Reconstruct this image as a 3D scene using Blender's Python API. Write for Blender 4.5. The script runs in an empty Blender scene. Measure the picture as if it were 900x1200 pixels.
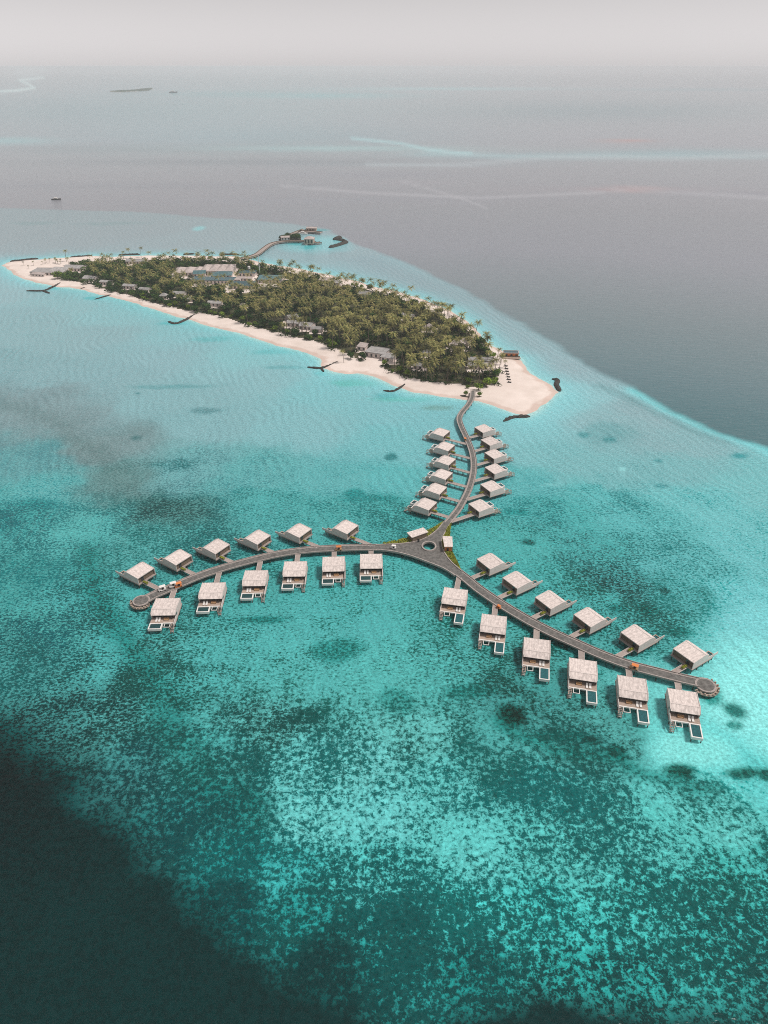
import bpy, bmesh, math, random
import numpy as np
R = math.radians
rng = np.random.default_rng(7)
random.seed(7)
SC = bpy.context.scene
COL = SC.collection

# ------------------------------------------------------------------ camera facts, survey helper
F, H = 833.0, 200.0
P = math.atan(522 / F)
SP, CP = math.sin(P), math.cos(P)

def G(px, py, z=0.0):
    """survey point: where a sight line to the photo meets the height z"""
    x = (px - 450) / F; y = (600 - py) / F
    dx, dy, dz = x, CP + y * SP, -SP + y * CP
    t = (z - H) / dz
    return (t * dx, t * dy)

def GL(pts, z=0.0):
    return [G(a, b, z) for a, b in pts]

# ------------------------------------------------------------------ tagging / objects
def tag(o, label=None, cat=None, group=None, kind=None):
    if label: o['label'] = label
    if cat: o['category'] = cat
    if group: o['group'] = group
    if kind: o['kind'] = kind
    return o

def empty(name, loc=(0, 0, 0), rz=0.0):
    o = bpy.data.objects.new(name, None); COL.objects.link(o)
    o.location = loc; o.rotation_euler = (0, 0, rz); o.empty_display_size = 0.5
    return o

def copy_tree(o, parent=None):
    c = o.copy(); COL.objects.link(c); c.parent = parent
    for ch in list(o.children): copy_tree(ch, c)
    return c

class MB:
    def __init__(s): s.v = []; s.f = []
    def quadmesh(s, vs, fs):
        n = len(s.v); s.v += [tuple(map(float, p)) for p in vs]; s.f += [tuple(i + n for i in q) for q in fs]
    def box(s, x0, x1, y0, y1, z0, z1):
        s.quadmesh([(x0,y0,z0),(x1,y0,z0),(x1,y1,z0),(x0,y1,z0),(x0,y0,z1),(x1,y0,z1),(x1,y1,z1),(x0,y1,z1)],
                   [(0,3,2,1),(4,5,6,7),(0,1,5,4),(1,2,6,5),(2,3,7,6),(3,0,4,7)])
    def prism(s, poly, z0, z1):
        n = len(poly)
        a = sum(poly[i][0]*poly[(i+1)%n][1]-poly[(i+1)%n][0]*poly[i][1] for i in range(n))
        if a < 0: poly = poly[::-1]
        s.quadmesh([(x,y,z0) for x,y in poly] + [(x,y,z1) for x,y in poly],
                   [tuple(range(n-1,-1,-1)), tuple(range(n,2*n))] + [(i,(i+1)%n,n+(i+1)%n,n+i) for i in range(n)])
    def profile_x(s, prof, x0, x1):
        """prof: closed list of (y,z); extruded along x"""
        n = len(prof)
        a = sum(prof[i][0]*prof[(i+1)%n][1]-prof[(i+1)%n][0]*prof[i][1] for i in range(n))
        if a < 0: prof = prof[::-1]
        s.quadmesh([(x0,y,z) for y,z in prof] + [(x1,y,z) for y,z in prof],
                   [tuple(range(n-1,-1,-1)), tuple(range(n,2*n))] + [(i,(i+1)%n,n+(i+1)%n,n+i) for i in range(n)])
    def cyl(s, p0, p1, r0, r1, n=8):
        p0 = np.array(p0, float); p1 = np.array(p1, float); d = p1 - p0; d /= np.linalg.norm(d)
        a = np.cross(d, (0.3, 1, 0.2)); a /= np.linalg.norm(a); b = np.cross(d, a)
        vs = []
        for p, r in ((p0, r0), (p1, r1)):
            for k in range(n):
                t = 2*math.pi*k/n; vs.append(tuple(p + r*(math.cos(t)*a + math.sin(t)*b)))
        s.quadmesh(vs, [(k,(k+1)%n,n+(k+1)%n,n+k) for k in range(n)] + [tuple(range(n-1,-1,-1)), tuple(range(n,2*n))])
    def mesh(s, name, mat, smooth=False):
        me = bpy.data.meshes.new(name); me.from_pydata(s.v, [], s.f); me.materials.append(mat)
        if smooth: me.polygons.foreach_set('use_smooth', [True]*len(me.polygons))
        me.update(); return me
    def build(s, name, mat, parent=None, smooth=False):
        o = bpy.data.objects.new(name, s.mesh(name, mat, smooth)); COL.objects.link(o); o.parent = parent
        return o

def np_mesh(name, V, faces_list, mat, smooth=False):
    """faces_list: list of int arrays (n,k)"""
    me = bpy.data.meshes.new(name)
    me.vertices.add(len(V)); me.vertices.foreach_set('co', np.asarray(V, np.float32).ravel())
    nl = sum(f.size for f in faces_list); npoly = sum(len(f) for f in faces_list)
    me.loops.add(nl); me.polygons.add(npoly)
    me.loops.foreach_set('vertex_index', np.concatenate([f.ravel() for f in faces_list]).astype(np.int32))
    st = []; c = 0
    for f in faces_list:
        st.append(c + np.arange(len(f)) * f.shape[1]); c += f.size
    me.polygons.foreach_set('loop_start', np.concatenate(st).astype(np.int32))
    me.update(calc_edges=True)
    if smooth: me.polygons.foreach_set('use_smooth', [True]*npoly)
    me.materials.append(mat); me.validate(); return me

def link(name, me, parent=None):
    o = bpy.data.objects.new(name, me); COL.objects.link(o); o.parent = parent; return o

def smooth_line(pts, step=2.0):
    pts = [np.array(p, float) for p in pts]; out = []
    ext = [2*pts[0]-pts[1]] + pts + [2*pts[-1]-pts[-2]]
    for i in range(1, len(ext)-2):
        p0, p1, p2, p3 = ext[i-1:i+3]
        n = max(1, int(np.linalg.norm(p2-p1)/step))
        for k in range(n):
            t = k/n
            out.append(0.5*((2*p1)+(-p0+p2)*t+(2*p0-5*p1+4*p2-p3)*t*t+(-p0+3*p1-3*p2+p3)*t**3))
    out.append(pts[-1]); return np.array(out)

def normals2(L):
    t = np.gradient(L, axis=0); t /= np.linalg.norm(t, axis=1)[:, None]
    return np.stack([-t[:, 1], t[:, 0]], 1)

def ribbon(mb, L, o0, o1, z0, z1):
    """solid strip along the line L between side offsets o0<o1"""
    N = normals2(L); a = L + N*o0; b = L + N*o1; n = len(L)
    vs = [(*p, z1) for p in a] + [(*p, z1) for p in b] + [(*p, z0) for p in a] + [(*p, z0) for p in b]
    fs = []
    for i in range(n-1):
        fs += [(i, i+1, n+i+1, n+i), (2*n+i, 3*n+i, 3*n+i+1, 2*n+i+1), (i, 2*n+i, 2*n+i+1, i+1), (n+i, n+i+1, 3*n+i+1, 3*n+i)]
    fs += [(0, n, 3*n, 2*n), (n-1, 3*n-1, 4*n-1, 2*n-1)]
    mb.quadmesh(vs, fs)

# ------------------------------------------------------------------ noise in numpy
def vnoise(x, y, seed=0):
    def h(ix, iy):
        n = np.sin(ix*127.1 + iy*311.7 + seed*74.7)*43758.5453
        return n - np.floor(n)
    ix = np.floor(x); iy = np.floor(y); fx = x-ix; fy = y-iy
    fx = fx*fx*(3-2*fx); fy = fy*fy*(3-2*fy)
    return (h(ix,iy)*(1-fx)+h(ix+1,iy)*fx)*(1-fy) + (h(ix,iy+1)*(1-fx)+h(ix+1,iy+1)*fx)*fy
def fbm(x, y, o=4, seed=0):
    s = 0; a = 0.5
    for k in range(o): s = s + a*vnoise(x*2**k, y*2**k, seed+k); a *= 0.5
    return s/(1-0.5**o)

def seg_dist(X, Y, pts, closed=False):
    D = np.full(X.shape, 1e9); n = len(pts)
    for i in range(n if closed else n-1):
        ax, ay = pts[i]; bx, by = pts[(i+1) % n]
        dx, dy = bx-ax, by-ay; t = np.clip(((X-ax)*dx+(Y-ay)*dy)/(dx*dx+dy*dy+1e-9), 0, 1)
        D = np.minimum(D, np.hypot(X-ax-t*dx, Y-ay-t*dy))
    return D
def inside(X, Y, pts):
    c = np.zeros(X.shape, bool); n = len(pts); j = n-1
    for i in range(n):
        xi, yi = pts[i]; xj, yj = pts[j]
        if yi != yj:
            c ^= ((yi > Y) != (yj > Y)) & (X < (xj-xi)*(Y-yi)/(yj-yi)+xi)
        j = i
    return c
def sdist(X, Y, pts):
    d = seg_dist(X, Y, pts, True); return np.where(inside(X, Y, pts), d, -d)

# ------------------------------------------------------------------ materials
def hexlin(h):
    h = h.lstrip('#'); c = [int(h[i:i+2], 16)/255 for i in (0, 2, 4)]
    return tuple(x/12.92 if x <= 0.04045 else ((x+0.055)/1.055)**2.4 for x in c)

def make_mat(name, col, rough=0.8, var=0.18, scale=1.5, spec=0.3, stretch=(1, 1, 1), bump=0.0, rnd=0.12, col2=None):
    m = bpy.data.materials.new(name); m.use_nodes = True; nt = m.node_tree; N = nt.nodes; Lk = nt.links
    b = N['Principled BSDF']; b.inputs['Roughness'].default_value = rough; b.inputs['Specular IOR Level'].default_value = spec
    tc = N.new('ShaderNodeTexCoord'); mp = N.new('ShaderNodeMapping'); mp.inputs['Scale'].default_value = stretch
    Lk.new(tc.outputs['Object'], mp.inputs['Vector'])
    no = N.new('ShaderNodeTexNoise'); no.inputs['Scale'].default_value = scale; no.inputs['Detail'].default_value = 5
    no.inputs['Roughness'].default_value = 0.65
    Lk.new(mp.outputs['Vector'], no.inputs['Vector'])
    oi = N.new('ShaderNodeObjectInfo')
    cr = N.new('ShaderNodeMix'); cr.data_type = 'RGBA'
    c2 = col2 if col2 else tuple(c*(1-2*var) for c in col)
    c1 = col if col2 else tuple(min(1, c*(1+var)) for c in col)
    cr.inputs['A'].default_value = (*c2, 1); cr.inputs['B'].default_value = (*c1, 1)
    rm = N.new('ShaderNodeMapRange'); rm.inputs['From Min'].default_value = 0.35; rm.inputs['From Max'].default_value = 0.65
    Lk.new(no.outputs['Fac'], rm.inputs['Value']); Lk.new(rm.outputs['Result'], cr.inputs['Factor'])
    hs = N.new('ShaderNodeHueSaturation')
    mr = N.new('ShaderNodeMapRange'); mr.inputs['To Min'].default_value = 1-rnd; mr.inputs['To Max'].default_value = 1+rnd
    Lk.new(oi.outputs['Random'], mr.inputs['Value']); Lk.new(mr.outputs['Result'], hs.inputs['Value'])
    Lk.new(cr.outputs['Result'], hs.inputs['Color']); Lk.new(hs.outputs['Color'], b.inputs['Base Color'])
    if bump:
        bp = N.new('ShaderNodeBump'); bp.inputs['Strength'].default_value = bump; bp.inputs['Distance'].default_value = 0.1
        Lk.new(no.outputs['Fac'], bp.inputs['Height']); Lk.new(bp.outputs['Normal'], b.inputs['Normal'])
    return m

M = {}
M['roof'] = make_mat('weathered_roof', (0.66, 0.57, 0.53), 0.85, 0.15, 0.9, stretch=(1.6, 0.7, 1), rnd=0.05)
M['wallpale'] = make_mat('pale_boards', (0.62, 0.54, 0.505), 0.8, 0.10, 1.0, stretch=(0.4, 0.4, 4), rnd=0.06)
M['wood'] = make_mat('brown_boards', (0.17, 0.125, 0.09), 0.8, 0.2, 2.0, stretch=(3, 3, 0.4))
M['deck'] = make_mat('deck_boards', (0.36, 0.295, 0.265), 0.8, 0.16, 1.5, stretch=(0.5, 5, 1), rnd=0.08)
M['deckbrown'] = make_mat('terrace_boards', (0.43, 0.33, 0.27), 0.8, 0.18, 1.5, stretch=(0.5, 5, 1))
M['pile'] = make_mat('pile_timber', (0.085, 0.065, 0.055), 0.9, 0.3, 1.0)
M['white'] = make_mat('white_coping', (0.74, 0.70, 0.665), 0.6, 0.05, 1.0, rnd=0.04)
M['glass'] = make_mat('dark_glass', (0.03, 0.035, 0.038), 0.12, 0.1, 1.0, spec=0.6)
M['poolwater'] = make_mat('pool_water', (0.015, 0.10, 0.11), 0.08, 0.15, 1.2, spec=0.5)
M['poolwater2'] = make_mat('pool_water_deep', (0.012, 0.055, 0.058), 0.08, 0.15, 1.2, spec=0.5)
M['asphalt'] = make_mat('jetty_surface', (0.15, 0.14, 0.13), 0.9, 0.2, 0.7, rnd=0.0)
M['kerb'] = make_mat('jetty_edge_boards', (0.36, 0.31, 0.285), 0.85, 0.14, 1.2, rnd=0.0)
M['orange'] = make_mat('orange_canvas', (0.62, 0.20, 0.06), 0.7, 0.1, 2.0)
M['tan'] = make_mat('tan_cushion', (0.42, 0.25, 0.13), 0.8, 0.1, 2.0)
M['rock'] = make_mat('dark_rock', (0.055, 0.048, 0.042), 0.95, 0.4, 1.2, bump=0.6)
M['rockbrown'] = make_mat('brown_rock', (0.10, 0.08, 0.06), 0.95, 0.4, 1.2, bump=0.6)
M['grass'] = make_mat('yellow_green_planting', (0.36, 0.34, 0.035), 0.9, 0.3, 0.9, rnd=0.15, col2=(0.17, 0.22, 0.03))
M['palm'] = make_mat('palm_fronds', (0.36, 0.30, 0.115), 0.7, 0.3, 0.5, spec=0.1, rnd=0.6, col2=(0.035, 0.065, 0.015))
M['trunk'] = make_mat('palm_trunk', (0.16, 0.12, 0.09), 0.9, 0.25, 2)
M['leafdark'] = make_mat('dark_leaves', (0.055, 0.105, 0.022), 0.8, 0.3, 0.5, spec=0.08, rnd=0.3, col2=(0.025, 0.045, 0.016))
M['leafbright'] = make_mat('bright_leaves', (0.22, 0.30, 0.035), 0.8, 0.3, 0.5, spec=0.08, rnd=0.25, col2=(0.06, 0.10, 0.02))
M['under'] = make_mat('undergrowth_leaves', (0.035, 0.06, 0.014), 0.95, 0.3, 0.12, spec=0.05, rnd=0, col2=(0.018, 0.03, 0.01))
M['teal'] = make_mat('teal_metal_roof', (0.08, 0.15, 0.16), 0.45, 0.1, 0.2, rnd=0.15)
M['panel'] = make_mat('solar_panels', (0.035, 0.085, 0.10), 0.3, 0.1, 0.6, spec=0.5)
M['pink'] = make_mat('pale_pink_roof', (0.44, 0.37, 0.345), 0.85, 0.12, 0.15, rnd=0.05)
M['grey'] = make_mat('grey_shingle_roof', (0.33, 0.31, 0.30), 0.85, 0.15, 0.3)
M['metal'] = make_mat('pale_metal', (0.55, 0.62, 0.62), 0.5, 0.05, 1.0)
M['tyre'] = make_mat('tyre_rubber', (0.02, 0.02, 0.02), 0.9, 0.1, 1.0)
M['dark'] = make_mat('dark_fabric', (0.05, 0.045, 0.04), 0.9, 0.1, 1.0)

# panel seams on the villa roofs
def add_seams(m, sx, width, dark):
    nt = m.node_tree; N = nt.nodes; Lk = nt.links
    b = N['Principled BSDF']; src = b.inputs['Base Color'].links[0].from_socket
    tc = N.new('ShaderNodeTexCoord'); sp = N.new('ShaderNodeSeparateXYZ'); Lk.new(tc.outputs['Object'], sp.inputs[0])
    m1 = N.new('ShaderNodeMath'); m1.operation = 'MULTIPLY'; m1.inputs[1].default_value = sx; Lk.new(sp.outputs['X'], m1.inputs[0])
    m2 = N.new('ShaderNodeMath'); m2.operation = 'FRACT'; Lk.new(m1.outputs[0], m2.inputs[0])
    m3 = N.new('ShaderNodeMath'); m3.operation = 'LESS_THAN'; m3.inputs[1].default_value = width; Lk.new(m2.outputs[0], m3.inputs[0])
    mx = N.new('ShaderNodeMix'); mx.data_type = 'RGBA'; mx.blend_type = 'MULTIPLY'
    Lk.new(m3.outputs[0], mx.inputs['Factor']); Lk.new(src, mx.inputs['A']); mx.inputs['B'].default_value = (dark, dark, dark, 1)
    Lk.new(mx.outputs['Result'], b.inputs['Base Color'])
add_seams(M['roof'], 0.48, 0.06, 0.86)
add_seams(M['teal'], 0.28, 0.10, 1.4)
add_seams(M['panel'], 0.5, 0.12, 1.7)

# ================================================================== COASTLINE
COAST_PX = [(3.5,311),(14,319.5),(31.8,328),(49,333),(78,337),(98,339.5),(117,345),(146.7,351.5),(171,359),(195.6,367),(220,374.7),
 (246,382.5),(273,388.7),(300,398),(330,406),(360,414),(374,421),(379,431),(390,436.5),(420,438),(445,444),(466.7,454),(484,460),(509,463.5),
 (538,467.5),(559,470.5),(580,476),(602,484.5),(616,488),(625,483),(641,470),(653,460),(648,452.7),(630,444),(616,434),(610,421),
 (590,412),(575,403),(561,390),(546,376),(526,363.5),(507,356),(490,349),(470,343),(431,334),(420,330),(377,320),(345,314),(308,308.5),
 (292,304),(281,300.5),(250,300.5),(220,299.5),(180,299.5),(150,300),(132,301),(105,300),(80.7,301.5),(44,304),(12,307)]
COAST = GL(COAST_PX)
VEG_PX = [(66,326),(82,331),(103,334.5),(122,340.5),(147,347),(171,354),(196,360.5),(217,365),(245,370),(268,376),(292,384),(329,393),(351,398),(366,401),
 (385,409),(413,421),(431,426),(463,440),(495,449),(525,452),(541,452.5),(548,456),(559,457),(578,455),(585,447),(585,433),(577,420),(566,406),(549,390),(530,376),(512,368),(495,361),
 (470,351),(434,342),(400,333),(367,326),(324,318),(290,309),(250,307),(180,306),(120,309),(86,311),(88,318),(76,322)]
VEG = GL(VEG_PX)

# ================================================================== SEA
SEA_MAT = bpy.data.materials.new('sea_water'); SEA_MAT.use_nodes = True
# deep regions (outlines on the chart)
DEEP_FAR = GL([(-120,250),(0,244),(150,248),(290,258),(340,262),(385,270),(405,281),(450,298),(500,318),(560,349),(620,384),(655,405),(700,434),(750,461),
               (800,488),(850,511),(900,528),(1000,572),(1300,700)]) + [(3000, 400), (90000, 3000), (90000, 90000), (-90000, 90000), (-90000, 1500), G(-600, 262)]
DEEP_NEAR = GL([(-500,560),(-200,700),(0,818),(60,850),(105,880),(150,925),(190,990),(222,1050),(258,1105),(310,1150),(400,1185),(520,1200),(700,1190),(820,1170),(900,1150),(1100,1090),(1500,980)]) \
            + [(900, 60), (900, -900), (-900, -900), (-900, 300)]
# survey of the reef: photo position, sand colour, coral colour, coral cover
CTRL = '''
-150 280 a5b3b4 8aa0a2 .2|50 268 a7b4b5 8fa6a8 .2|150 268 a6b4b5 90a5a7 .2|250 278 a6bbbc 90abad .15|340 300 9dcbce 88c0c3 .1|400 292 a0c4c7 88b5b8 .1|450 315 97bec1 82b0b3 .15|500 340 90b5b8 7ba6a9 .2|
20 335 9cc5c7 7fb7b9 .15|100 352 8ecbcc 72bfc1 .15|-100 340 93b9bb 7aaeb0 .2|150 368 86d0d2 70c2c4 .1|220 392 7bcfd1 62bfc2 .1|300 415 78d2d2 60c0c2 .1|400 455 6bccce 4fb6b9 .15|480 482 66c8cb 4cb4b8 .15|520 500 5cc6c9 45b5b9 .15|
30 375 8dbdbf 66a4a7 .3|100 395 87b9bb 66a4a7 .25|200 415 82bcbf 62a4a7 .2|300 440 7fc2c4 60aeb1 .2|30 430 80b2b4 5a999c .35|100 440 7eb2b4 5a9c9f .3|-80 450 6aa6a8 3c8588 .45|
20 470 748f8e 5c7e7e .4|70 495 738d8c 547675 .5|110 525 728c8b 587876 .45|150 562 5f8e8b 457572 .45|190 600 3a7d78 1f605d .5|60 570 55afad 2a8d8f .4|15 600 2f9c98 137c7d .5|20 540 4fa3a2 2c8589 .45|100 620 3fa5a1 1b8484 .45|
250 500 74b8ba 4d979b .25|200 470 7bb7b9 5a9da1 .25|230 550 62adad 2c7b7e .4|350 500 72c2c4 4ca4a8 .2|400 560 51afae 2b9192 .35|330 600 3fa3a0 1c8583 .45|300 560 55aeac 2c8a8c .35|450 560 50b6b5 2f9fa1 .3|450 610 37a29e 168481 .45|150 650 3b9c97 1c807d .45|
250 640 369c97 178280 .5|380 600 3ea39f 1c8886 .4|470 520 5fc3c4 3da9ac .25|560 480 66c4c7 4eb3b7 .15|
20 680 24958f 12807f .5|100 690 30a09b 0d7876 .45|60 740 28978f 0c7474 .5|120 770 2fa19b 0b6f6c .45|95 730 2a9c97 0a6f6c .5|20 780 1f8b86 0c6d6b .5|75 820 1c8580 085a58 .5|130 830 249690 07605d .5|140 720 2da19b 0c7774 .5|160 790 238d86 08645f .6|200 800 34a8a1 0a6f69 .5|180 745 2a9790 0c6c67 .5|260 740 36a8a1 12827c .4|
300 700 31a29b 14847f .4|400 720 33a69f 15877f .35|500 720 32a69e 15877f .35|450 680 37a8a1 188a84 .35|350 780 3cada5 108078 .4|450 790 3fb0a7 118078 .4|540 790 39aca3 0f7b74 .4|
170 900 1c837d 05524f .6|230 960 20877f 05524e .6|250 880 38aaa1 08655f .6|300 850 44b2a9 0a6b65 .55|350 900 5fc2b7 0c6e67 .45|350 960 6ecabd 0d6e67 .4|430 900 66c5ba 0d7068 .45|450 960 6bc8bc 0d6c65 .45|500 860 52bab0 0e726a .4|
280 1010 2c998f 065d57 .6|330 1030 45b3a8 08645d .55|270 1070 176d66 064a46 .7|350 1090 2f9d92 075750 .65|430 1040 59bfb2 095f58 .55|450 1110 2d9388 074f49 .7|380 1140 185f58 083f3b .7|550 1000 6ac9bb 0c6a62 .48|550 930 5cc0b3 0c6d65 .5|650 1000 62c4b5 0b665e .5|
750 960 5cc1b2 0b675f .5|650 920 46b3a7 0b6a62 .55|590 880 33a197 0b6b63 .55|680 870 24948b 0a655e .55|620 820 1f9089 0a6861 .5|720 850 279b92 0b6860 .5|550 1070 48b3a6 095c54 .6|660 1080 40a99c 08564f .62|760 1060 48b0a2 08574f .58|860 1040 48ae9f 09594f .55|850 960 66c5b6 0c6a5f .45|
800 920 5bc0b2 0d6d62 .5|900 1000 55b9aa 0b6257 .5|560 1140 1f7a70 06443f .6|700 1140 2c8f83 06403b .6|840 1110 369a8d 074a43 .6|900 1090 399c90 074a43 .6|1000 1000 48ae9f 09594f .6|
860 830 6fd6cd 5cc8bf .08|900 860 6cd3ca 58c4bb .1|830 880 66cec4 4bbab0 .12|790 868 62cbc1 46b5ac .15|900 790 7adad3 66cfc8 .05|880 905 57c1b6 2a9a8e .35|1000 800 76d4cd 60c8c0 .15|
900 740 70ccc9 52b5b2 .15|860 700 62bfbd 3ba5a3 .3|880 650 60b9b8 3da1a0 .3|760 720 239790 0a6f6a .5|740 680 279490 0a6e6b .5|700 700 2a9f98 0d7a74 .4|800 700 369f9b 14807c .5|800 650 4caba9 258a89 .4|700 640 2f9f9b 107d7b .45|650 600 3ba6a3 1b8887 .4|
740 600 4fafae 2a8f8f .4|850 600 65b9b9 43a0a0 .3|700 550 74b8b9 559fa1 .25|800 550 72b7b8 509c9e .25|880 570 70bdbd 4da3a4 .25|650 530 70bfc0 50a7a9 .25|610 560 4fb3b2 2f999a .35|600 640 34a49e 168883 .35|560 740 2ea39b 108078 .4|640 680 2ea49d 108680 .35|640 780 249890 0b726b .45|
700 490 85bbbd 6ba7a9 .2|750 510 82b5b7 66a0a3 .3|800 515 80b9bb 62a5a7 .25|650 470 85d2d4 72c6c8 .08|640 410 8cc9cc 78bcc0 .1|600 395 90cdd0 7dc0c4 .1|690 445 8fb9bd 7daaae .3|740 480 8bb4b7 77a5a8 .3|560 368 94c3c7 80b4b8 .15|620 500 6cccce 55bcbf .1|670 455 90cfd2 7fc4c7 .1|
1050 640 62bcbc 40a2a2 .3|1000 900 60c4b8 30a196 .3|-120 600 2a9794 0b6f72 .55|-100 700 1c8c88 0b7374 .6
'''
def build_sea():
    th = np.concatenate([np.linspace(-math.pi, -0.82, 40)[:-1], np.linspace(-0.82, 0.82, 560), np.linspace(0.82, math.pi, 40)[1:]])
    r = np.concatenate([np.geomspace(25, 70, 14)[:-1], np.geomspace(70, 640, 360)[:-1], np.geomspace(640, 1500, 110)[:-1], np.geomspace(1500, 62000, 130)])
    T, RR = np.meshgrid(th, r)                       # bearing clockwise from +Y
    X = np.sin(T)*RR; Y = np.cos(T)*RR
    nr, nt = T.shape
    V = np.stack([X.ravel(), Y.ravel(), np.zeros(X.size)], 1)
    V = np.vstack([V, [[0, 0, 0]]])
    i, j = np.meshgrid(np.arange(nr-1), np.arange(nt-1), indexing='ij'); a = (i*nt+j).ravel()
    quads = np.stack([a, a+1, a+nt+1, a+nt], 1)[:, ::-1]
    jj = np.arange(nt-1); tris = np.stack([np.full(nt-1, nr*nt), jj+1, jj], 1)[:, ::-1]
    me = np_mesh('sea', V, [quads, tris], SEA_MAT, smooth=True)
    x, y = V[:-1, 0], V[:-1, 1]; rr = RR.ravel(); tt = T.ravel()
    # wander of every outline
    wx = (fbm(x/38, y/38, 4, 3)-.5)*26 + (fbm(x/9, y/9, 3, 5)-.5)*9
    wy = (fbm(x/38+40, y/38, 4, 8)-.5)*26 + (fbm(x/9+9, y/9, 3, 6)-.5)*9
    sc = np.clip(rr/320, .55, 4)
    xw, yw = x+wx*sc**.5, y+wy*sc
    rw = np.hypot(xw, yw); tw = np.arctan2(xw, yw)
    # survey interpolation over bearing and log range
    rows = [q.split() for q in CTRL.replace('\n', '').split('|') if q.strip()]
    cx, cr, cL, cD, cc = [], [], [], [], []
    for a_, b_, l_, d_, c_ in rows:
        g = G(float(a_), float(b_)); cx.append(math.atan2(g[0], g[1])); cr.append(math.log(math.hypot(*g)))
        l, d = np.array(hexlin(l_)), np.array(hexlin(d_)); py = float(b_)
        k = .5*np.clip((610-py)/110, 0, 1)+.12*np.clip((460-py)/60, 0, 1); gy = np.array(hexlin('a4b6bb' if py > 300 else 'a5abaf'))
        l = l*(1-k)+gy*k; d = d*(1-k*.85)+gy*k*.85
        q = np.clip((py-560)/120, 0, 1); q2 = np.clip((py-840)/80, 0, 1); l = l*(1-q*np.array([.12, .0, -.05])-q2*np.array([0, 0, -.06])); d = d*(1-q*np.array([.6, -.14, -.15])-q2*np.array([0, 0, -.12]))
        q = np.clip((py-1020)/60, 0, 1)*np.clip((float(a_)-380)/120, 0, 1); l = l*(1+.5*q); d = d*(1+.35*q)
        kk = .13*np.clip((py-560)/60, 0, 1)*np.clip((1000-py)/150, 0, 1); l = l*(1-kk)+np.array(hexlin('b8d6d0'))*kk*(1+.3*(py > 820))  # whiter sand tone: pale coral grains plus painted-in wave sparkle
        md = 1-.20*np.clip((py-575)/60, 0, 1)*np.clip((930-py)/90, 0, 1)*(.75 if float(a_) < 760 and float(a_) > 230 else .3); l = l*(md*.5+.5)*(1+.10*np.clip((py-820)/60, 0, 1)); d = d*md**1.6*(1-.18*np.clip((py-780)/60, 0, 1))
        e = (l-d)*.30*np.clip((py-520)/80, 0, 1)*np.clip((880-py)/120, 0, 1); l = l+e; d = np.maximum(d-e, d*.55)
        cL.append(l); cD.append(d); cc.append(float(c_))
    cx, cr, cL, cD, cc = map(np.array, (cx, cr, cL, cD, cc))
    val = np.concatenate([cL, cD, cc[:, None]], 1)
    u = tw; v = np.log(np.clip(rw, 60, 3000)); out = np.zeros((len(u), 7))
    for s in range(0, len(u), 40000):
        d2 = (u[s:s+40000, None]-cx)**2 + ((v[s:s+40000, None]-cr)*1.15)**2
        w = 1/(d2+0.0004)**2.4; out[s:s+40000] = (w@val)/w.sum(1)[:, None]
    Lc, Dc, cov = out[:, :3], out[:, 3:6], out[:, 6]
    def mixin(c1, c2, w, k=None):
        nonlocal Lc, Dc, cov
        w = np.clip(w, 0, 1)[:, None]
        Lc = Lc*(1-w)+np.array(c1)*w; Dc = Dc*(1-w)+np.array(c2)*w
        if k is not None: cov = cov*(1-w[:, 0])+k*w[:, 0]
    def patch(px, py, wpx, hpx, c1, c2, k, s=1.0, soft=.35):
        """a reef feature of the given photo size, as an ellipse on the sea bed"""
        c = G(px, py); e1 = G(px+wpx/2, py); e2 = G(px, py-hpx/2); e3 = G(px, py+hpx/2)
        rx = abs(e1[0]-c[0]); ry = abs(e2[1]-e3[1])/2
        q = np.hypot((x+wx*.9*min(1, rx/14)-c[0])/rx, (y+wy*.9*min(1, ry/14)-c[1])/ry)
        mixin(hexlin(c1), hexlin(c2), s*np.clip((1+soft-q)/(2*soft), 0, 1), k)
    # large scale brightness drift of the reef flat
    drift = (fbm(x/22, y/22, 4, 21)-.5)
    cov = np.clip(cov+drift*0.45*np.clip(1.3-rr/900, 0, 1), 0, .95)
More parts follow.
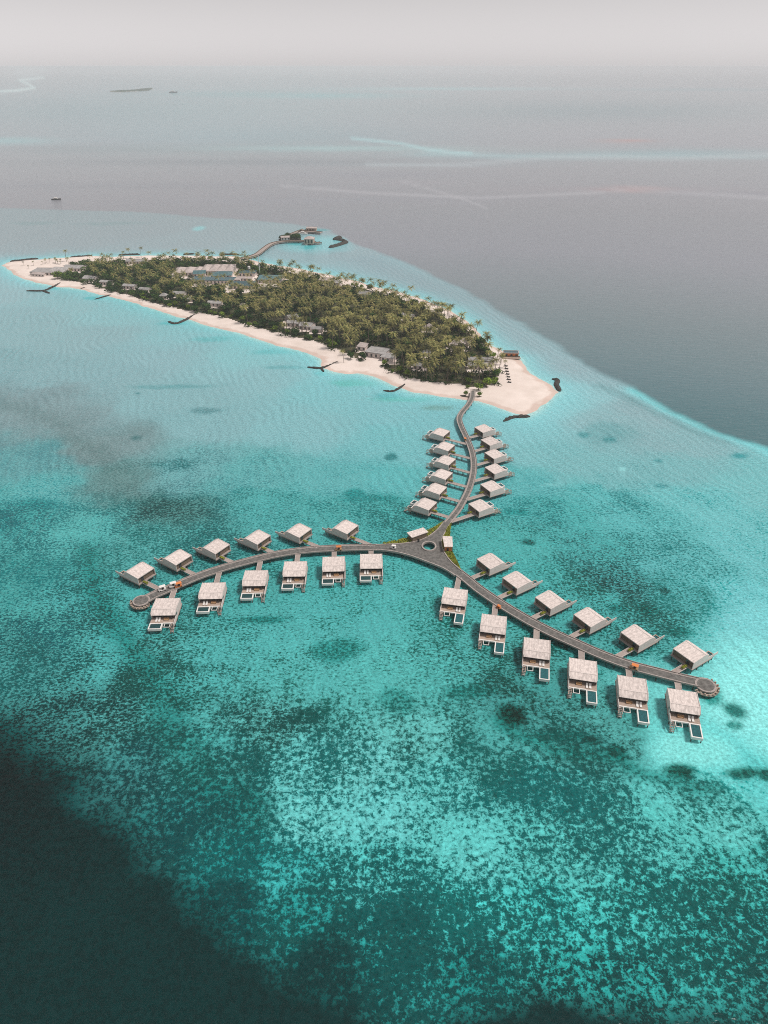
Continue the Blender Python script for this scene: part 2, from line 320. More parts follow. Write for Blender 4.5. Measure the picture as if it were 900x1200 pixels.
    # coral heads, dark patches, sand tongues
    for q in [(900,825,120,120,'97ebe6','8be2dc',.04,.95),(805,872,76,36,'8ce4de','80dad4',.04,.85),(604,839,36,26,'1d5a50','12342f',.6,.95),(720,880,24,16,'1d6a60','12403a',.6,.8),(660,862,60,12,'1c8079','0a5a54',.7,.6),(692,868,22,9,'18625a','0b403b',.7,.7),
              (792,900,34,18,'256f60','123f36',.6,.9),(862,904,44,14,'256f60','123f36',.6,.85),(896,908,24,16,'256f60','123f36',.6,.85),(862,832,24,22,'1c7c70','0b4f47',.7,.85),(860,850,20,10,'1c7c70','0b4f47',.7,.7),
              (835,812,30,22,'2a938a','117068',.6,.8),(620,636,16,7,'2a6661','1a4441',.6,.8),(780,692,10,8,'2a5d58','1a403c',.6,.7),(760,715,30,16,'16766f','0a524d',.6,.6),(722,712,22,10,'1a7d77','0a5752',.6,.6),(800,742,30,10,'1a8079','0a5c56',.6,.6),
              (158,514,13,5,'4f7f81','3c6a6c',.6,.6),(162,461,5,3,'4f8486','3f7072',.6,.6),(240,482,34,8,'83abaf','558588',.6,.7),(215,545,60,12,'6aa3a5','2c6a6a',.62,.6),(200,453,90,5,'66a0a2','4f8c8f',.5,.5),(330,430,40,4,'62a2a5','4a8d90',.5,.5),
              (414,578,22,9,'2a8f8d','147270',.5,.7),(430,585,60,8,'2b908e','15716f',.5,.5),(456,535,14,8,'3c7f80','2d6b6c',.5,.8),(520,479,40,6,'7e9d93','5c8078',.5,.75),(455,463,26,9,'45a3a5','2a8a8d',.5,.6),(250,398,50,6,'62b6b6','4aa2a3',.4,.5),
              (420,448,50,8,'5fb9a9','48a496',.3,.6),(480,468,70,6,'5fb9a9','48a496',.3,.6),(330,412,50,6,'4fb0b0','399c9c',.4,.5),(65,337,10,3,'3fb4b8','2aa0a5',.3,.7),(110,349,20,3,'2fa9ae','2299a0',.3,.7),(206,379,34,4,'48b3b6','35a0a4',.4,.6),
              (375,437,22,5,'48b3b6','35a0a4',.4,.6),(363,288,16,7,'0a9a9a','078c8d',.2,.95),(350,285,30,3,'2aa5a8','1f989b',.2,.8),(366,270,30,2.5,'2aa5a8','1f989b',.2,.6),(372,286,80,18,'9ad0d3','8ac5c8',.1,.7),(236,267,14,5,'9fd4d6','90cbcd',.1,.7),
              (40,262,50,4,'98a9aa','8fa0a2',.4,.6),(130,262,80,4,'9aabac','8fa0a2',.4,.5),(650,568,30,3,'8ccccc','78c0c0',.1,.6),(730,550,10,4,'9ad6d6','88caca',.1,.8),(720,510,60,26,'6fa9ab','5a979a',.4,.5),
              (685,510,16,7,'60a0a3','45888b',.5,.7),(717,516,14,8,'60a0a3','45888b',.5,.7),(780,570,16,4,'5a9da0','3c8285',.5,.7),(865,535,24,6,'3f9ca0','2c888c',.5,.7),(770,540,12,4,'4f979a','3a8285',.5,.7),
              (600,600,30,8,'2b9591','137875',.5,.6),(695,790,34,12,'157e76','086059',.6,.5),(560,810,60,16,'14857d','08665f',.6,.5),(470,820,40,30,'14857d','08665f',.6,.45),(390,760,60,24,'1c8a83','0a6a63',.6,.55),(300,725,60,8,'1a8079','0a615a',.6,.6),
              (50,590,50,12,'1c8a8a','0a6f73',.5,.4)]:
        patch(*q[:4], q[4], q[5], q[6], q[7])
    # broad dark weed bands running across the reef
    for pts, wd, c1, c2, s in [([(-40,455),(30,480),(90,512),(135,548),(165,578)], 11, '738886', '5a7270', .32), ([(95,640),(120,700),(165,770),(200,830),(240,900),(290,960)], 7, '157c74', '05534d', .55),
                               ([(590,850),(650,870),(740,890),(820,915)], 3.5, '1b857c', '08564e', .6)]:
        dd = seg_dist(x+wx*.7, y+wy*.7, GL(pts)); mixin(hexlin(c1), hexlin(c2), s*np.exp(-(dd/wd)**2), .5)
    # bright sand shelf along the drop-off and round the island
    sdf = sdist(x+wx*.5, y+wy*.5, DEEP_FAR)
    edge_line = GL([(745,458),(800,487),(850,509),(900,528),(1000,572),(1200,660)])
    dd = seg_dist(x+wx*.3, y+wy*.3, edge_line); mixin(hexlin('8adbdd'), hexlin('78cfd2'), .9*np.exp(-(dd/9.)**2), .05)
    edge2 = GL([(430,305),(500,335),(560,363),(610,396),(650,425)])
    dd = seg_dist(x+wx*.3, y+wy*.3, edge2); mixin(hexlin('9fb0b5'), hexlin('8fa3a8'), .8*np.exp(-(dd/30.)**2), .35)
    dch = GL([(700,452),(742,470),(800,500),(850,520)])
    dd = seg_dist(x+wx*.4, y+wy*.4, dch); mixin(hexlin('7fa3a6'), hexlin('6f9699'), .6*np.exp(-(dd/5.)**2), .4)
    sd = -sdist(x+wx*.18, y+wy*.18, COAST)            # metres off the beach
    near = np.exp(-(np.clip(sd, 0, None)/17.0)**1.5)
    mixin(hexlin('93d6da'), hexlin('86cfd3'), .8*near, .03)
    lip = np.exp(-np.clip(sd, 0, None)/2.6)
    mixin(hexlin('bfe0da'), hexlin('b5d8d2'), .9*lip, .0)
    # deep water
    w1 = np.clip(sdf/9.0+.5, 0, 1)
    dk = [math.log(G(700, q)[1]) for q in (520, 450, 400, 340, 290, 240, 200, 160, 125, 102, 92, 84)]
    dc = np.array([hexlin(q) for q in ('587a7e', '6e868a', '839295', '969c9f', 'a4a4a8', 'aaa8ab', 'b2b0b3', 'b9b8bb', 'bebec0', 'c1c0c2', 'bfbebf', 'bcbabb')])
    dfc = np.stack([np.interp(np.log(rr), dk, dc[:, k]) for k in range(3)], 1)  # greys with range: part of the sky reflection sits in this colour
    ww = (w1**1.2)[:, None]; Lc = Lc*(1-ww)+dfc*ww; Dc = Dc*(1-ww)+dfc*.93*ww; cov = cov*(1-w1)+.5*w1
    sdn = sdist(x+wx*.9, y+wy*.9, DEEP_NEAR)
    hw = 6.0+np.clip(rr-85, 0, 90)*.10; w2 = np.clip((sdn+hw*.8)/(1.9*hw), 0, 1); w2 = w2*w2*(3-2*w2)
    mixin(hexlin('1a3837'), hexlin('163130'), w2, .5)
    # far shoals, pale streaks and pink patches: u, v count arc and sight angle
    uu = 833*np.tan(np.clip(tt, -1.2, 1.2)); vv = 833*H/np.clip(rr*np.abs(np.cos(tt)), 1, None)*1.0
    def sv(py):
        g = G(450, py); return 833*H/g[1]
    def far(px, py, w, h, c, s):
        g = G(px, py); u0 = 833*g[0]/g[1]; h2 = abs(sv(py+h/2)-sv(py-h/2))
        w2_ = abs(G(px+w/2, py)[0]-g[0])*833/g[1]
        q = ((uu-u0)/w2_)**2+((vv-sv(py)+(wy/60)*h2*.5)/h2*1.6)**2
        mixin(hexlin(c), hexlin(c), s*np.exp(-q)*(Y.ravel() > 0), None)
    for q in [(10,165,110,7,'b0cfd0',.7),(300,160,420,22,'a3b4b8',.6),(150,175,360,9,'a5a9ab',.6),(400,174,280,5,'b8d4d4',.6),(230,132,520,70,'b6c3c6',.6),(520,180,80,4,'b5d3d5',.6),
              (620,183,300,7,'acbec3',.6),(800,180,260,9,'aabfc3',.6),(500,193,300,4,'b0b4b8',.6),(380,112,190,6,'a5c8ca',.6),(520,104,260,3,'b8d4d6',.6),(820,105,220,3,'a9b9bd',.5),(90,130,360,30,'a5b3b7',.45),(700,130,380,20,'93a6aa',.35),
              (740,222,240,5,'b0a8ac',.55),(560,232,330,4,'a8a6aa',.6),(450,205,220,5,'a8a6ac',.5),(870,228,140,5,'a8a4aa',.5),(330,235,300,5,'a8a7ac',.4),(150,218,500,5,'9fa0a5',.3),(480,215,90,3,'b5aeb2',.6),(540,238,60,2.5,'aaa8ac',.6),
              (735,165,60,3,'c8aaa6',.7),(740,222,70,5,'c4a6a4',.6),(300,190,500,6,'8f9499',.3),(260,110,160,5,'a0bcbe',.4)]:
        far(*q)
    for pts, wd, c, s in [([(412,162),(440,165),(470,168),(500,175),(535,179),(552,180)], 1.5, 'bfdfe1', .6), ([(520,179),(600,184),(700,183),(900,184)], 1.6, 'bccdd0', .5), ([(0,107),(20,106),(40,103),(32,98),(22,94),(50,91)], 1.2, 'd8e6e6', .9), ([(330,218),(430,226),(560,232),(700,226),(740,221),(900,232)], 1.6, 'c0bdc0', .5),
                          ([(430,193),(540,193),(650,184),(800,186),(900,181)], 2.0, 'c0c4c7', .6), ([(470,212),(540,232),(570,244)], 1.3, 'bdbabd', .45)]:
        pp = [(833*G(a, b)[0]/G(a, b)[1], sv(b)) for a, b in pts]
        dd = seg_dist(uu, vv, pp); mixin(hexlin(c), hexlin(c), s*np.exp(-(dd/wd)**2)*(Y.ravel() > 0))
    # chart colours are as seen from the air; base colour = seen minus sky reflection, over light
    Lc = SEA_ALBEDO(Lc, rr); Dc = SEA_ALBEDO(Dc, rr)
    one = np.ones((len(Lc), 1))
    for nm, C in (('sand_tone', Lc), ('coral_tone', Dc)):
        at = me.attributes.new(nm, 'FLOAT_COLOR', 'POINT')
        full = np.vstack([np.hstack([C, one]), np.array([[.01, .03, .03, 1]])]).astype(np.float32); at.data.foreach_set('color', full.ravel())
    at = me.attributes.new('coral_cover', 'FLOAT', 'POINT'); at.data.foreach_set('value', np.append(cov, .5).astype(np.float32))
    at = me.attributes.new('fineness', 'FLOAT', 'POINT'); fi = np.clip((rr-150)/90, 0, 1); fi = np.append(fi*fi*(3-2*fi), 0); at.data.foreach_set('value', fi.astype(np.float32))
    at = me.attributes.new('openness', 'FLOAT', 'POINT'); at.data.foreach_set('value', np.append(np.clip(np.maximum(w1, w2), 0, 1), 1).astype(np.float32))
    o = link('sea', me); tag(o, kind='structure')

CAL_R = [84, 138, 187, 248, 356, 452, 553, 697, 969, 1264, 1453, 1702, 2149, 2704, 4337, 7125, 12765, 23077]
CAL_A = [(0.006, 0.006, 0.006), (0.007, 0.007, 0.007), (0.019, 0.019, 0.018), (0.029, 0.028, 0.028), (0.041, 0.04, 0.04), (0.056, 0.054, 0.056), (0.084, 0.082, 0.078), (0.117, 0.114, 0.114), (0.156, 0.153, 0.153), (0.198, 0.191, 0.191), (0.216, 0.209, 0.209), (0.238, 0.231, 0.235), (0.275, 0.262, 0.266), (0.301, 0.292, 0.292), (0.356, 0.342, 0.342), (0.402, 0.386, 0.386), (0.456, 0.44, 0.44), (0.491, 0.474, 0.474)]
CAL_G = [(1.335, 1.273, 1.243), (1.332, 1.286, 1.256), (1.285, 1.241, 1.213), (1.245, 1.194, 1.156), (1.239, 1.188, 1.158), (1.224, 1.166, 1.132), (1.122, 1.082, 1.062), (1.072, 1.032, 1.016), (0.974, 0.935, 0.905), (0.901, 0.855, 0.84), (0.856, 0.827, 0.812), (0.832, 0.787, 0.762), (0.774, 0.74, 0.73), (0.742, 0.715, 0.698), (0.686, 0.655, 0.655), (0.641, 0.611, 0.611), (0.594, 0.564, 0.564), (0.58, 0.551, 0.551)]
def SEA_ALBEDO(C, rr):
    lr = np.log(np.clip(rr, 60, 30000)); kr = np.log(CAL_R); o = np.empty_like(C)
    A = np.array(CAL_A); g = np.array(CAL_G)
    for k in range(3): o[:, k] = (C[:, k]-np.interp(lr, kr, A[:, k]))/np.interp(lr, kr, g[:, k])
    return np.clip(o, 0.003, .9)

def sea_shader():
    nt = SEA_MAT.node_tree; N = nt.nodes; Lk = nt.links; b = N['Principled BSDF']
    def at(n):
        a = N.new('ShaderNodeAttribute'); a.attribute_name = n; return a
    S, D, C, O, Fi = at('sand_tone'), at('coral_tone'), at('coral_cover'), at('openness'), at('fineness')
    geo = N.new('ShaderNodeNewGeometry')
    def noise(scale, detail=3, rough=.55, vec=None, dist=0):
        n = N.new('ShaderNodeTexNoise'); n.inputs['Scale'].default_value = scale; n.inputs['Detail'].default_value = detail
        n.inputs['Roughness'].default_value = rough; n.inputs['Distortion'].default_value = dist
        Lk.new(vec if vec else geo.outputs['Position'], n.inputs['Vector']); return n.outputs['Fac']
    def math_(op, a, b_=None, clamp=False):
        m = N.new('ShaderNodeMath'); m.operation = op; m.use_clamp = clamp
        for k, q in enumerate((a, b_)):
            if q is None: continue
            if isinstance(q, (int, float)): m.inputs[k].default_value = q
            else: Lk.new(q, m.inputs[k])
        return m.outputs[0]
    n1 = noise(0.50, 5, .68, dist=.3); n2 = noise(0.085, 2, .5, dist=.4); n3 = noise(1.7, 2, .55)
    mpf = N.new('ShaderNodeMapping'); mpf.inputs['Scale'].default_value = (.75, 1.0, 1); Lk.new(geo.outputs['Position'], mpf.inputs['Vector'])
    f1 = noise(1.0, 3, .7, mpf.outputs['Vector'], .3); n5 = noise(.2, 3, .6, dist=.5)
    v = math_('ADD', math_('ADD', math_('MULTIPLY', n1, .60), math_('MULTIPLY', n2, .13)), math_('MULTIPLY', n3, .26))
    vf = math_('ADD', math_('ADD', math_('MULTIPLY', f1, .72), math_('MULTIPLY', n2, .13)), math_('MULTIPLY', n5, .15))
    v = math_('ADD', math_('MULTIPLY', v, math_('SUBTRACT', 1.0, Fi.outputs['Fac'])), math_('MULTIPLY', vf, Fi.outputs['Fac']))
    # threshold from cover
    th = math_('ADD', math_('MULTIPLY', math_('SUBTRACT', .5, C.outputs['Fac']), .36), .5)
    mask = math_('ADD', math_('MULTIPLY', math_('SUBTRACT', v, th), 12.5), .5, True)
    mx = N.new('ShaderNodeMix'); mx.data_type = 'RGBA'
    Lk.new(mask, mx.inputs['Factor']); Lk.new(S.outputs['Color'], mx.inputs['A']); Lk.new(D.outputs['Color'], mx.inputs['B'])
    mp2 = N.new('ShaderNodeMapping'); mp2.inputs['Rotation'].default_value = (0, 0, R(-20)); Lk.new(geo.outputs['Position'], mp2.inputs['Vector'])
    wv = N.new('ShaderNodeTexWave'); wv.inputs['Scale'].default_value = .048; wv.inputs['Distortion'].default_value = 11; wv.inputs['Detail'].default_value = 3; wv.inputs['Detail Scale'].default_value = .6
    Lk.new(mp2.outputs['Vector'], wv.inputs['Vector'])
    # fine grain: brightness changes of small wavelets, put into the base colour
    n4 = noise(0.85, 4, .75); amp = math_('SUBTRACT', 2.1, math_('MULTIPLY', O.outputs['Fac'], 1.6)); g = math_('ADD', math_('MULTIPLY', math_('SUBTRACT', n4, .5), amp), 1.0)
    swell_shade = math_('MULTIPLY', math_('SUBTRACT', wv.outputs['Fac'], .5), math_('MULTIPLY', math_('MULTIPLY', math_('SUBTRACT', 1.0, O.outputs['Fac']), math_('MULTIPLY', math_('SUBTRACT', noise(.022, 3, .6), .46), 1.6, True)), .5)); g = math_('ADD', g, swell_shade)  # ripple bands: shading of swell and sand waves, painted into the colour
    hd_ = noise(.42, 2, .5, dist=.6); hm_ = math_('MULTIPLY', math_('SUBTRACT', hd_, .615), 16.0, True)
    hk = math_('MULTIPLY', math_('MULTIPLY', hm_, math_('SUBTRACT', 1.0, math_('MULTIPLY', Fi.outputs['Fac'], .88))), math_('MULTIPLY', math_('SUBTRACT', 1.0, O.outputs['Fac']), math_('MULTIPLY', C.outputs['Fac'], 1.1, True)))
    dk_ = N.new('ShaderNodeMix'); dk_.data_type = 'RGBA'; Lk.new(hk, dk_.inputs['Factor']); Lk.new(mx.outputs['Result'], dk_.inputs['A']); dk_.inputs['B'].default_value = (.008, .075, .068, 1); mx = dk_
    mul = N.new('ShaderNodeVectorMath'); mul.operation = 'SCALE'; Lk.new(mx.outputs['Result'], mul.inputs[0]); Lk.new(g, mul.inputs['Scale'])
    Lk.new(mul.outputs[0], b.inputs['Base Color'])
    b.inputs['IOR'].default_value = 1.33; b.inputs['Specular IOR Level'].default_value = 0.24; b.inputs['Roughness'].default_value = 0.16
    # ripples
    mp = N.new('ShaderNodeMapping'); mp.inputs['Rotation'].default_value = (0, 0, R(28)); mp.inputs['Scale'].default_value = (.35, 1, 1)
    Lk.new(geo.outputs['Position'], mp.inputs['Vector'])
    w1 = noise(0.28, 3, .6, mp.outputs['Vector']); w2 = noise(0.9, 2, .5, mp.outputs['Vector'])
    hgt = math_('ADD', math_('ADD', w1, math_('MULTIPLY', w2, .35)), math_('MULTIPLY', math_('MULTIPLY', wv.outputs['Fac'], .45), math_('SUBTRACT', 1.0, O.outputs['Fac'])))
    st = math_('ADD', math_('MULTIPLY', O.outputs['Fac'], .2), .42)
    bp = N.new('ShaderNodeBump'); bp.inputs['Distance'].default_value = .9; Lk.new(st, bp.inputs['Strength']); Lk.new(hgt, bp.inputs['Height'])
    Lk.new(bp.outputs['Normal'], b.inputs['Normal'])
sea_shader()
#CALHOOK
build_sea()

# ================================================================== ISLAND SAND
SAND = make_mat('coral_sand', (0.74, 0.635, 0.575), 0.95, 0.05, 0.05, rnd=0, col2=(0.63, 0.53, 0.47))
def wet_sand():
    nt = SAND.node_tree; N = nt.nodes; Lk = nt.links; b = N['Principled BSDF']; src = b.inputs['Base Color'].links[0].from_socket
    g = N.new('ShaderNodeNewGeometry'); sp = N.new('ShaderNodeSeparateXYZ'); Lk.new(g.outputs['Position'], sp.inputs[0])
    no = N.new('ShaderNodeTexNoise'); no.inputs['Scale'].default_value = .12; no.inputs['Detail'].default_value = 4; Lk.new(g.outputs['Position'], no.inputs['Vector'])
    a = N.new('ShaderNodeMath'); a.operation = 'MULTIPLY_ADD'; a.inputs[1].default_value = -.9; Lk.new(no.outputs['Fac'], a.inputs[0]); Lk.new(sp.outputs['Z'], a.inputs[2])
    mr = N.new('ShaderNodeMapRange'); mr.inputs['From Min'].default_value = -.1; mr.inputs['From Max'].default_value = .12; Lk.new(a.outputs[0], mr.inputs['Value'])
    mx = N.new('ShaderNodeMix'); mx.data_type = 'RGBA'; mx.blend_type = 'MULTIPLY'; inv = N.new('ShaderNodeMath'); inv.operation = 'SUBTRACT'; inv.inputs[0].default_value = 1; Lk.new(mr.outputs['Result'], inv.inputs[1])
    Lk.new(inv.outputs[0], mx.inputs['Factor']); Lk.new(src, mx.inputs['A']); mx.inputs['B'].default_value = (.84, .77, .74, 1); Lk.new(mx.outputs['Result'], b.inputs['Base Color'])
wet_sand()
def build_island():
    xs = [p[0] for p in COAST]; ys = [p[1] for p in COAST]
    st = 3.0
    gx = np.arange(min(xs)-15, max(xs)+15, st); gy = np.arange(min(ys)-15, max(ys)+15, st)
    X, Y = np.meshgrid(gx, gy)
    wob = (fbm(X/14, Y/14, 3, 31)-.5)*7
    s = sdist(X.ravel(), Y.ravel(), COAST).reshape(X.shape)+wob
    Z = np.where(s > 0, 1.3*(1-np.exp(-s/9))+0.1*(fbm(X/6, Y/6, 3, 4)-.5)*np.clip(s/8, 0, 1), s*.12)
    keep = s > -7
    ny, nx = X.shape
    i, j = np.meshgrid(np.arange(ny-1), np.arange(nx-1), indexing='ij'); a = (i*nx+j).ravel()
    q = np.stack([a, a+1, a+nx+1, a+nx], 1); kk = keep.ravel()
    q = q[kk[q].all(1)]
    used = np.unique(q); mp = -np.ones(X.size, int); mp[used] = np.arange(len(used))
    V = np.stack([X.ravel(), Y.ravel(), np.maximum(Z.ravel(), -1)], 1)[used]
    o = link('beach', np_mesh('beach', V, [mp[q]], SAND, True)); tag(o, kind='structure')
build_island()
GZ = 1.25

# ================================================================== VEGETATION
def palm_arrays(rs, h, fr, nf, nl, lean):
    """returns trunk mb, crown verts, crown tris"""
    tx, ty = lean
    mb = MB(); prev = np.array([0, 0, -0.4]); n = 4
    for k in range(n):
        t = (k+1)/n; p = np.array([tx*t*t, ty*t*t, h*t])
        mb.cyl(prev, p, .24-.10*(k/n), .24-.10*((k+1)/n), 6); prev = p
    top = prev; V = []; T = []
    for f in range(nf):
        az = 2*math.pi*(f+rs.uniform(-.3, .3))/nf*(1 if f % 2 else 1) + (0.2 if f % 3 == 0 else 0)
        ring = f % 3; el = (R(62), R(30), R(2))[ring] + rs.uniform(-.12, .12); ln = fr*rs.uniform(.85, 1.1)*(1, .98, .9)[ring]
        d = np.array([math.cos(az), math.sin(az), 0]); sd = np.array([-d[1], d[0], 0])
        pts = []; p = top.copy(); e = el
        for k in range(nl+1):
            pts.append(p.copy()); p = p + (d*math.cos(e)+np.array([0, 0, 1])*math.sin(e))*ln/nl; e -= (1.75/nl)*(1, .95, .75)[ring]
        for k in range(nl):
            w = fr*.23*math.sin(math.pi*(0.18+0.78*k/nl)); p0, p1 = pts[k], pts[k+1]
            for s in (-1, 1):
                tip = p1 + sd*s*w*rs.uniform(.8, 1.15) + np.array([0, 0, -w*.55*rs.uniform(.6, 1.4)]) + d*w*.35
                b = len(V); V += [p0, p0+(p1-p0)*.78, tip]; T.append((b, b+1, b+2))
    return mb, np.array(V), np.array(T)

def blob_leaves(rs, rad, hgt, n, leaf, base):
    """leaf quads spread through an uneven crown of lobes"""
    lobes = [(rs.uniform(-.5, .5)*rad, rs.uniform(-.5, .5)*rad, base+hgt*rs.uniform(.35, .8), rad*rs.uniform(.38, .62)) for _ in range(9)]
    V = []; Q = []
    for i in range(n):
        lx, ly, lz, lr = lobes[rs.randrange(9)]
        v = np.array([rs.gauss(0, 1), rs.gauss(0, 1), rs.gauss(0, 1)]); v /= np.linalg.norm(v)
        c = np.array([lx, ly, lz]) + v*np.array([1, 1, .72])*lr*rs.uniform(.72, 1.06)
        c[2] = max(c[2], base*.4)
        nrm = v + np.array([rs.gauss(0, .5), rs.gauss(0, .5), rs.gauss(0, .5)+.3]); nrm /= np.linalg.norm(nrm)
        a = np.cross(nrm, (.2, .5, .8)); a /= np.linalg.norm(a); b = np.cross(nrm, a); s = leaf*rs.uniform(.6, 1.3)
        k = len(V); V += [c-a*s, c-b*s*.6, c+a*s, c+b*s*.6]; Q.append((k, k+1, k+2, k+3))
    return np.array(V), np.array(Q)

PROT = empty('prototype_holder'); protos = []
def palm_proto(seed, h, fr=3.9, nf=17, nl=8, lean=(1, .5)):
    rs = random.Random(seed); mb, V, T = palm_arrays(rs, h, fr, nf, nl, lean)
    return (mb.mesh('trunk', M['trunk']), np_mesh('crown', V, [T], M['palm']), mb, V, T)
PALMS = [palm_proto(11, 9.5, 3.9, 17, 8, (.8, .3)), palm_proto(12, 11.5, 4.2, 18, 8, (-1.2, .9)), palm_proto(13, 8.0, 3.7, 16, 8, (.2, -.9)), palm_proto(14, 12.5, 4.0, 17, 8, (1.7, -.6)), palm_proto(15, 10.2, 4.3, 18, 8, (-.3, -.4))]
LOWP = [palm_proto(21, 9.5, 4.0, 12, 4, (.8, .3)), palm_proto(22, 11.2, 4.2, 12, 4, (-1, .6)), palm_proto(23, 8.2, 3.9, 12, 4, (.3, -.6))]

def put_palm(x, y, k, s, rz, label, group):
    t = empty('palm_tree', (x, y, GZ-.1), rz); t.scale = (s, s, s); tag(t, label, 'palm tree', group)
    tr = link('trunk', PALMS[k][0], t); cr = link('crown', PALMS[k][1], t); return t

TREES = []
for sd_, rad, hg, n, leaf, mt in [(31, 4.2, 5.5, 520, .55, 'leafdark'), (32, 3.4, 4.5, 420, .5, 'leafdark'), (33, 3.4, 4.2, 430, .48, 'leafbright'), (34, 5.0, 6.2, 620, .6, 'leafdark'), (35, 2.4, 2.8, 300, .42, 'leafbright')]:
    rs = random.Random(sd_); base = hg*.28
    V, Q = blob_leaves(rs, rad, hg, n, leaf, base)
    mb = MB(); mb.cyl((0, 0, -.4), (.2, .1, base*1.2), .28, .2, 7)
    for k in range(4):
        a = k*1.6+rs.random(); mb.cyl((.2, .1, base*1.1), (math.cos(a)*rad*.45, math.sin(a)*rad*.45, base+hg*.5), .16, .06, 5)
    TREES.append((mb.mesh('trunk', M['trunk']), np_mesh('crown', V, [Q], M[mt])))
def put_tree(x, y, k, s, rz, label, group, name='broadleaf_tree', cat='tree'):
    t = empty(name, (x, y, GZ-.15), rz); t.scale = (s, s, s*random.uniform(.85, 1.1)); tag(t, label, cat, group)
    link('trunk', TREES[k][0], t); link('crown', TREES[k][1], t); return t

# clearings kept free of trees, in photo positions: (px, py, half width m, half depth m)
BLD = []   # filled below: (x, y, hw, hd)

def rot2(x, y, a): return (x*math.cos(a)-y*math.sin(a), x*math.sin(a)+y*math.cos(a))

def island_building(name, label, cat, px, py, w, d, h, rz, roof, rmat, group=None, z=None, clear=2.0, wallmat='wallpale', panels=False, extra=None):
    z = GZ if z is None else z
    x, y = G(px, py, z+h); t = empty(name, (x, y, z), R(rz)); tag(t, label, cat, group)
    BLD.append((x, y, w/2+clear, d/2+clear, R(rz)))
    m = MB(); m.box(-w/2+.5, w/2-.5, -d/2+.5, d/2-.5, -.5, h-.3); m.build('wall', M[wallmat], t)
    r = MB()
    if roof == 'flat':
        r.box(-w/2, w/2, -d/2, d/2, h-.3, h+.05)
        r.box(-w/2, w/2, -d/2, -d/2+.3, h+.05, h+.4); r.box(-w/2, w/2, d/2-.3, d/2, h+.05, h+.4)
    elif roof == 'gable':
        k = min(d*.16, 2.2); r.profile_x([(-d/2, h-.3), (0, h-.3+k), (d/2, h-.3), (d/2, h-.05), (0, h+k-.05), (-d/2, h-.05)], -w/2, w/2)
        for sx in (-w/2+.5, w/2-.7): g_ = MB(); g_.profile_x([(-d/2+.6, h-.35), (0, h-.35+k), (d/2-.6, h-.35)], sx, sx+.2); g_.build('gable_wall', M[wallmat], t)
    elif roof == 'tent':
        n = max(2, int(w/9)); k = min(2.2, d*.14)
        for i in range(n):
            x0 = -w/2+i*w/n+.1; x1 = x0+w/n-.2; xm = (x0+x1)/2
            r.quadmesh([(x0,-d/2,h-.2),(x1,-d/2,h-.2),(x1,d/2,h-.2),(x0,d/2,h-.2),(xm,-d*.2,h+k),(xm,d*.2,h+k)],
                       [(0,1,4),(1,2,5,4),(2,3,5),(3,0,4,5),(3,2,1,0)])
    elif roof == 'hip':
        k = min(2.4, d*.3); q = min(w, d)*.45
        r.quadmesh([(-w/2,-d/2,h-.3),(w/2,-d/2,h-.3),(w/2,d/2,h-.3),(-w/2,d/2,h-.3),(-w/2+q,0,h+k),(w/2-q,0,h+k)],
                   [(0,1,5,4),(1,2,5),(2,3,4,5),(3,0,4),(3,2,1,0)])
    elif roof == 'shed':
        r.profile_x([(-d/2, h-.5), (d/2, h+.7), (d/2, h+1.0), (-d/2, h-.2)], -w/2, w/2)
    ro = r.build('roof', M[rmat], t)
    if panels:
        s = MB(); n = max(2, int(w/3.2))
        for i in range(n):
            x0 = -w/2+.6+i*(w-1.2)/n
            if roof == 'shed': s.profile_x([(-d/2+.6, h-.2+.12), (d/2-.6, h+1.0-.0), (d/2-.6, h+1.08), (-d/2+.6, h+.02)], x0+.1, x0+(w-1.2)/n-.1)
            else: s.box(x0+.1, x0+(w-1.2)/n-.1, -d/2+.7, d/2-.7, h+.12, h+.22)
        s.build('solar_panel', M['panel'], ro)
    # openings along the long side facing the camera side
    for i in range(max(1, int(w/4))):
        wx_ = -w/2+1.6+i*4
        if wx_+1.6 > w/2-.6: break
        q = MB(); q.box(wx_, wx_+1.6, -d/2+.42, -d/2+.5-.002, .6, h-1.0); q.build('window', M['glass'], t)
    return t

IB = island_building
# central service complex
IB('pavilion', 'pale pink tent-roofed hall, leftmost of the central complex', 'hall', 222, 316, 32, 26, 4.5, 4, 'tent', 'pink', clear=3)
IB('pavilion', 'largest pale pink tent-roofed hall in the central complex', 'hall', 256, 313.5, 36, 32, 5.5, 2, 'tent', 'pink', clear=3)
IB('building', 'small teal-roofed block between the two pink halls', 'building', 234, 319, 14, 15, 4.5, 8, 'gable', 'teal', clear=3)
IB('building', 'teal ridged roof block in front of the largest pink hall', 'building', 260, 320.5, 23, 17, 5, 6, 'hip', 'teal', clear=3)
IB('service_building', 'long low building with teal panelled roof, widest in the complex', 'building', 250, 326.5, 46, 15, 4, -4, 'flat', 'teal', panels=True, clear=3)
IB('service_building', 'teal panelled roof block at the front of the complex by palms', 'building', 284, 332.5, 26, 15, 4, -4, 'shed', 'teal', panels=True, clear=4)
IB('service_building', 'small teal roof block behind, left of the pale mast', 'building', 290, 318.5, 19, 12, 4, -3, 'flat', 'teal', panels=True, clear=3)
IB('service_building', 'teal roof block to the right of the pale mast', 'building', 318, 325, 26, 22, 4, -6, 'gable', 'teal', panels=False, clear=3)
IB('building', 'pale pink roof strip right of the complex, beside the mast', 'building', 286, 325.5, 18, 6, 3.2, -4, 'gable', 'pink', clear=2)
IB('building', 'long pink shed before the mast in the palm forest', 'building', 276, 327, 12, 6, 3.2, -4, 'gable', 'pink', clear=2)
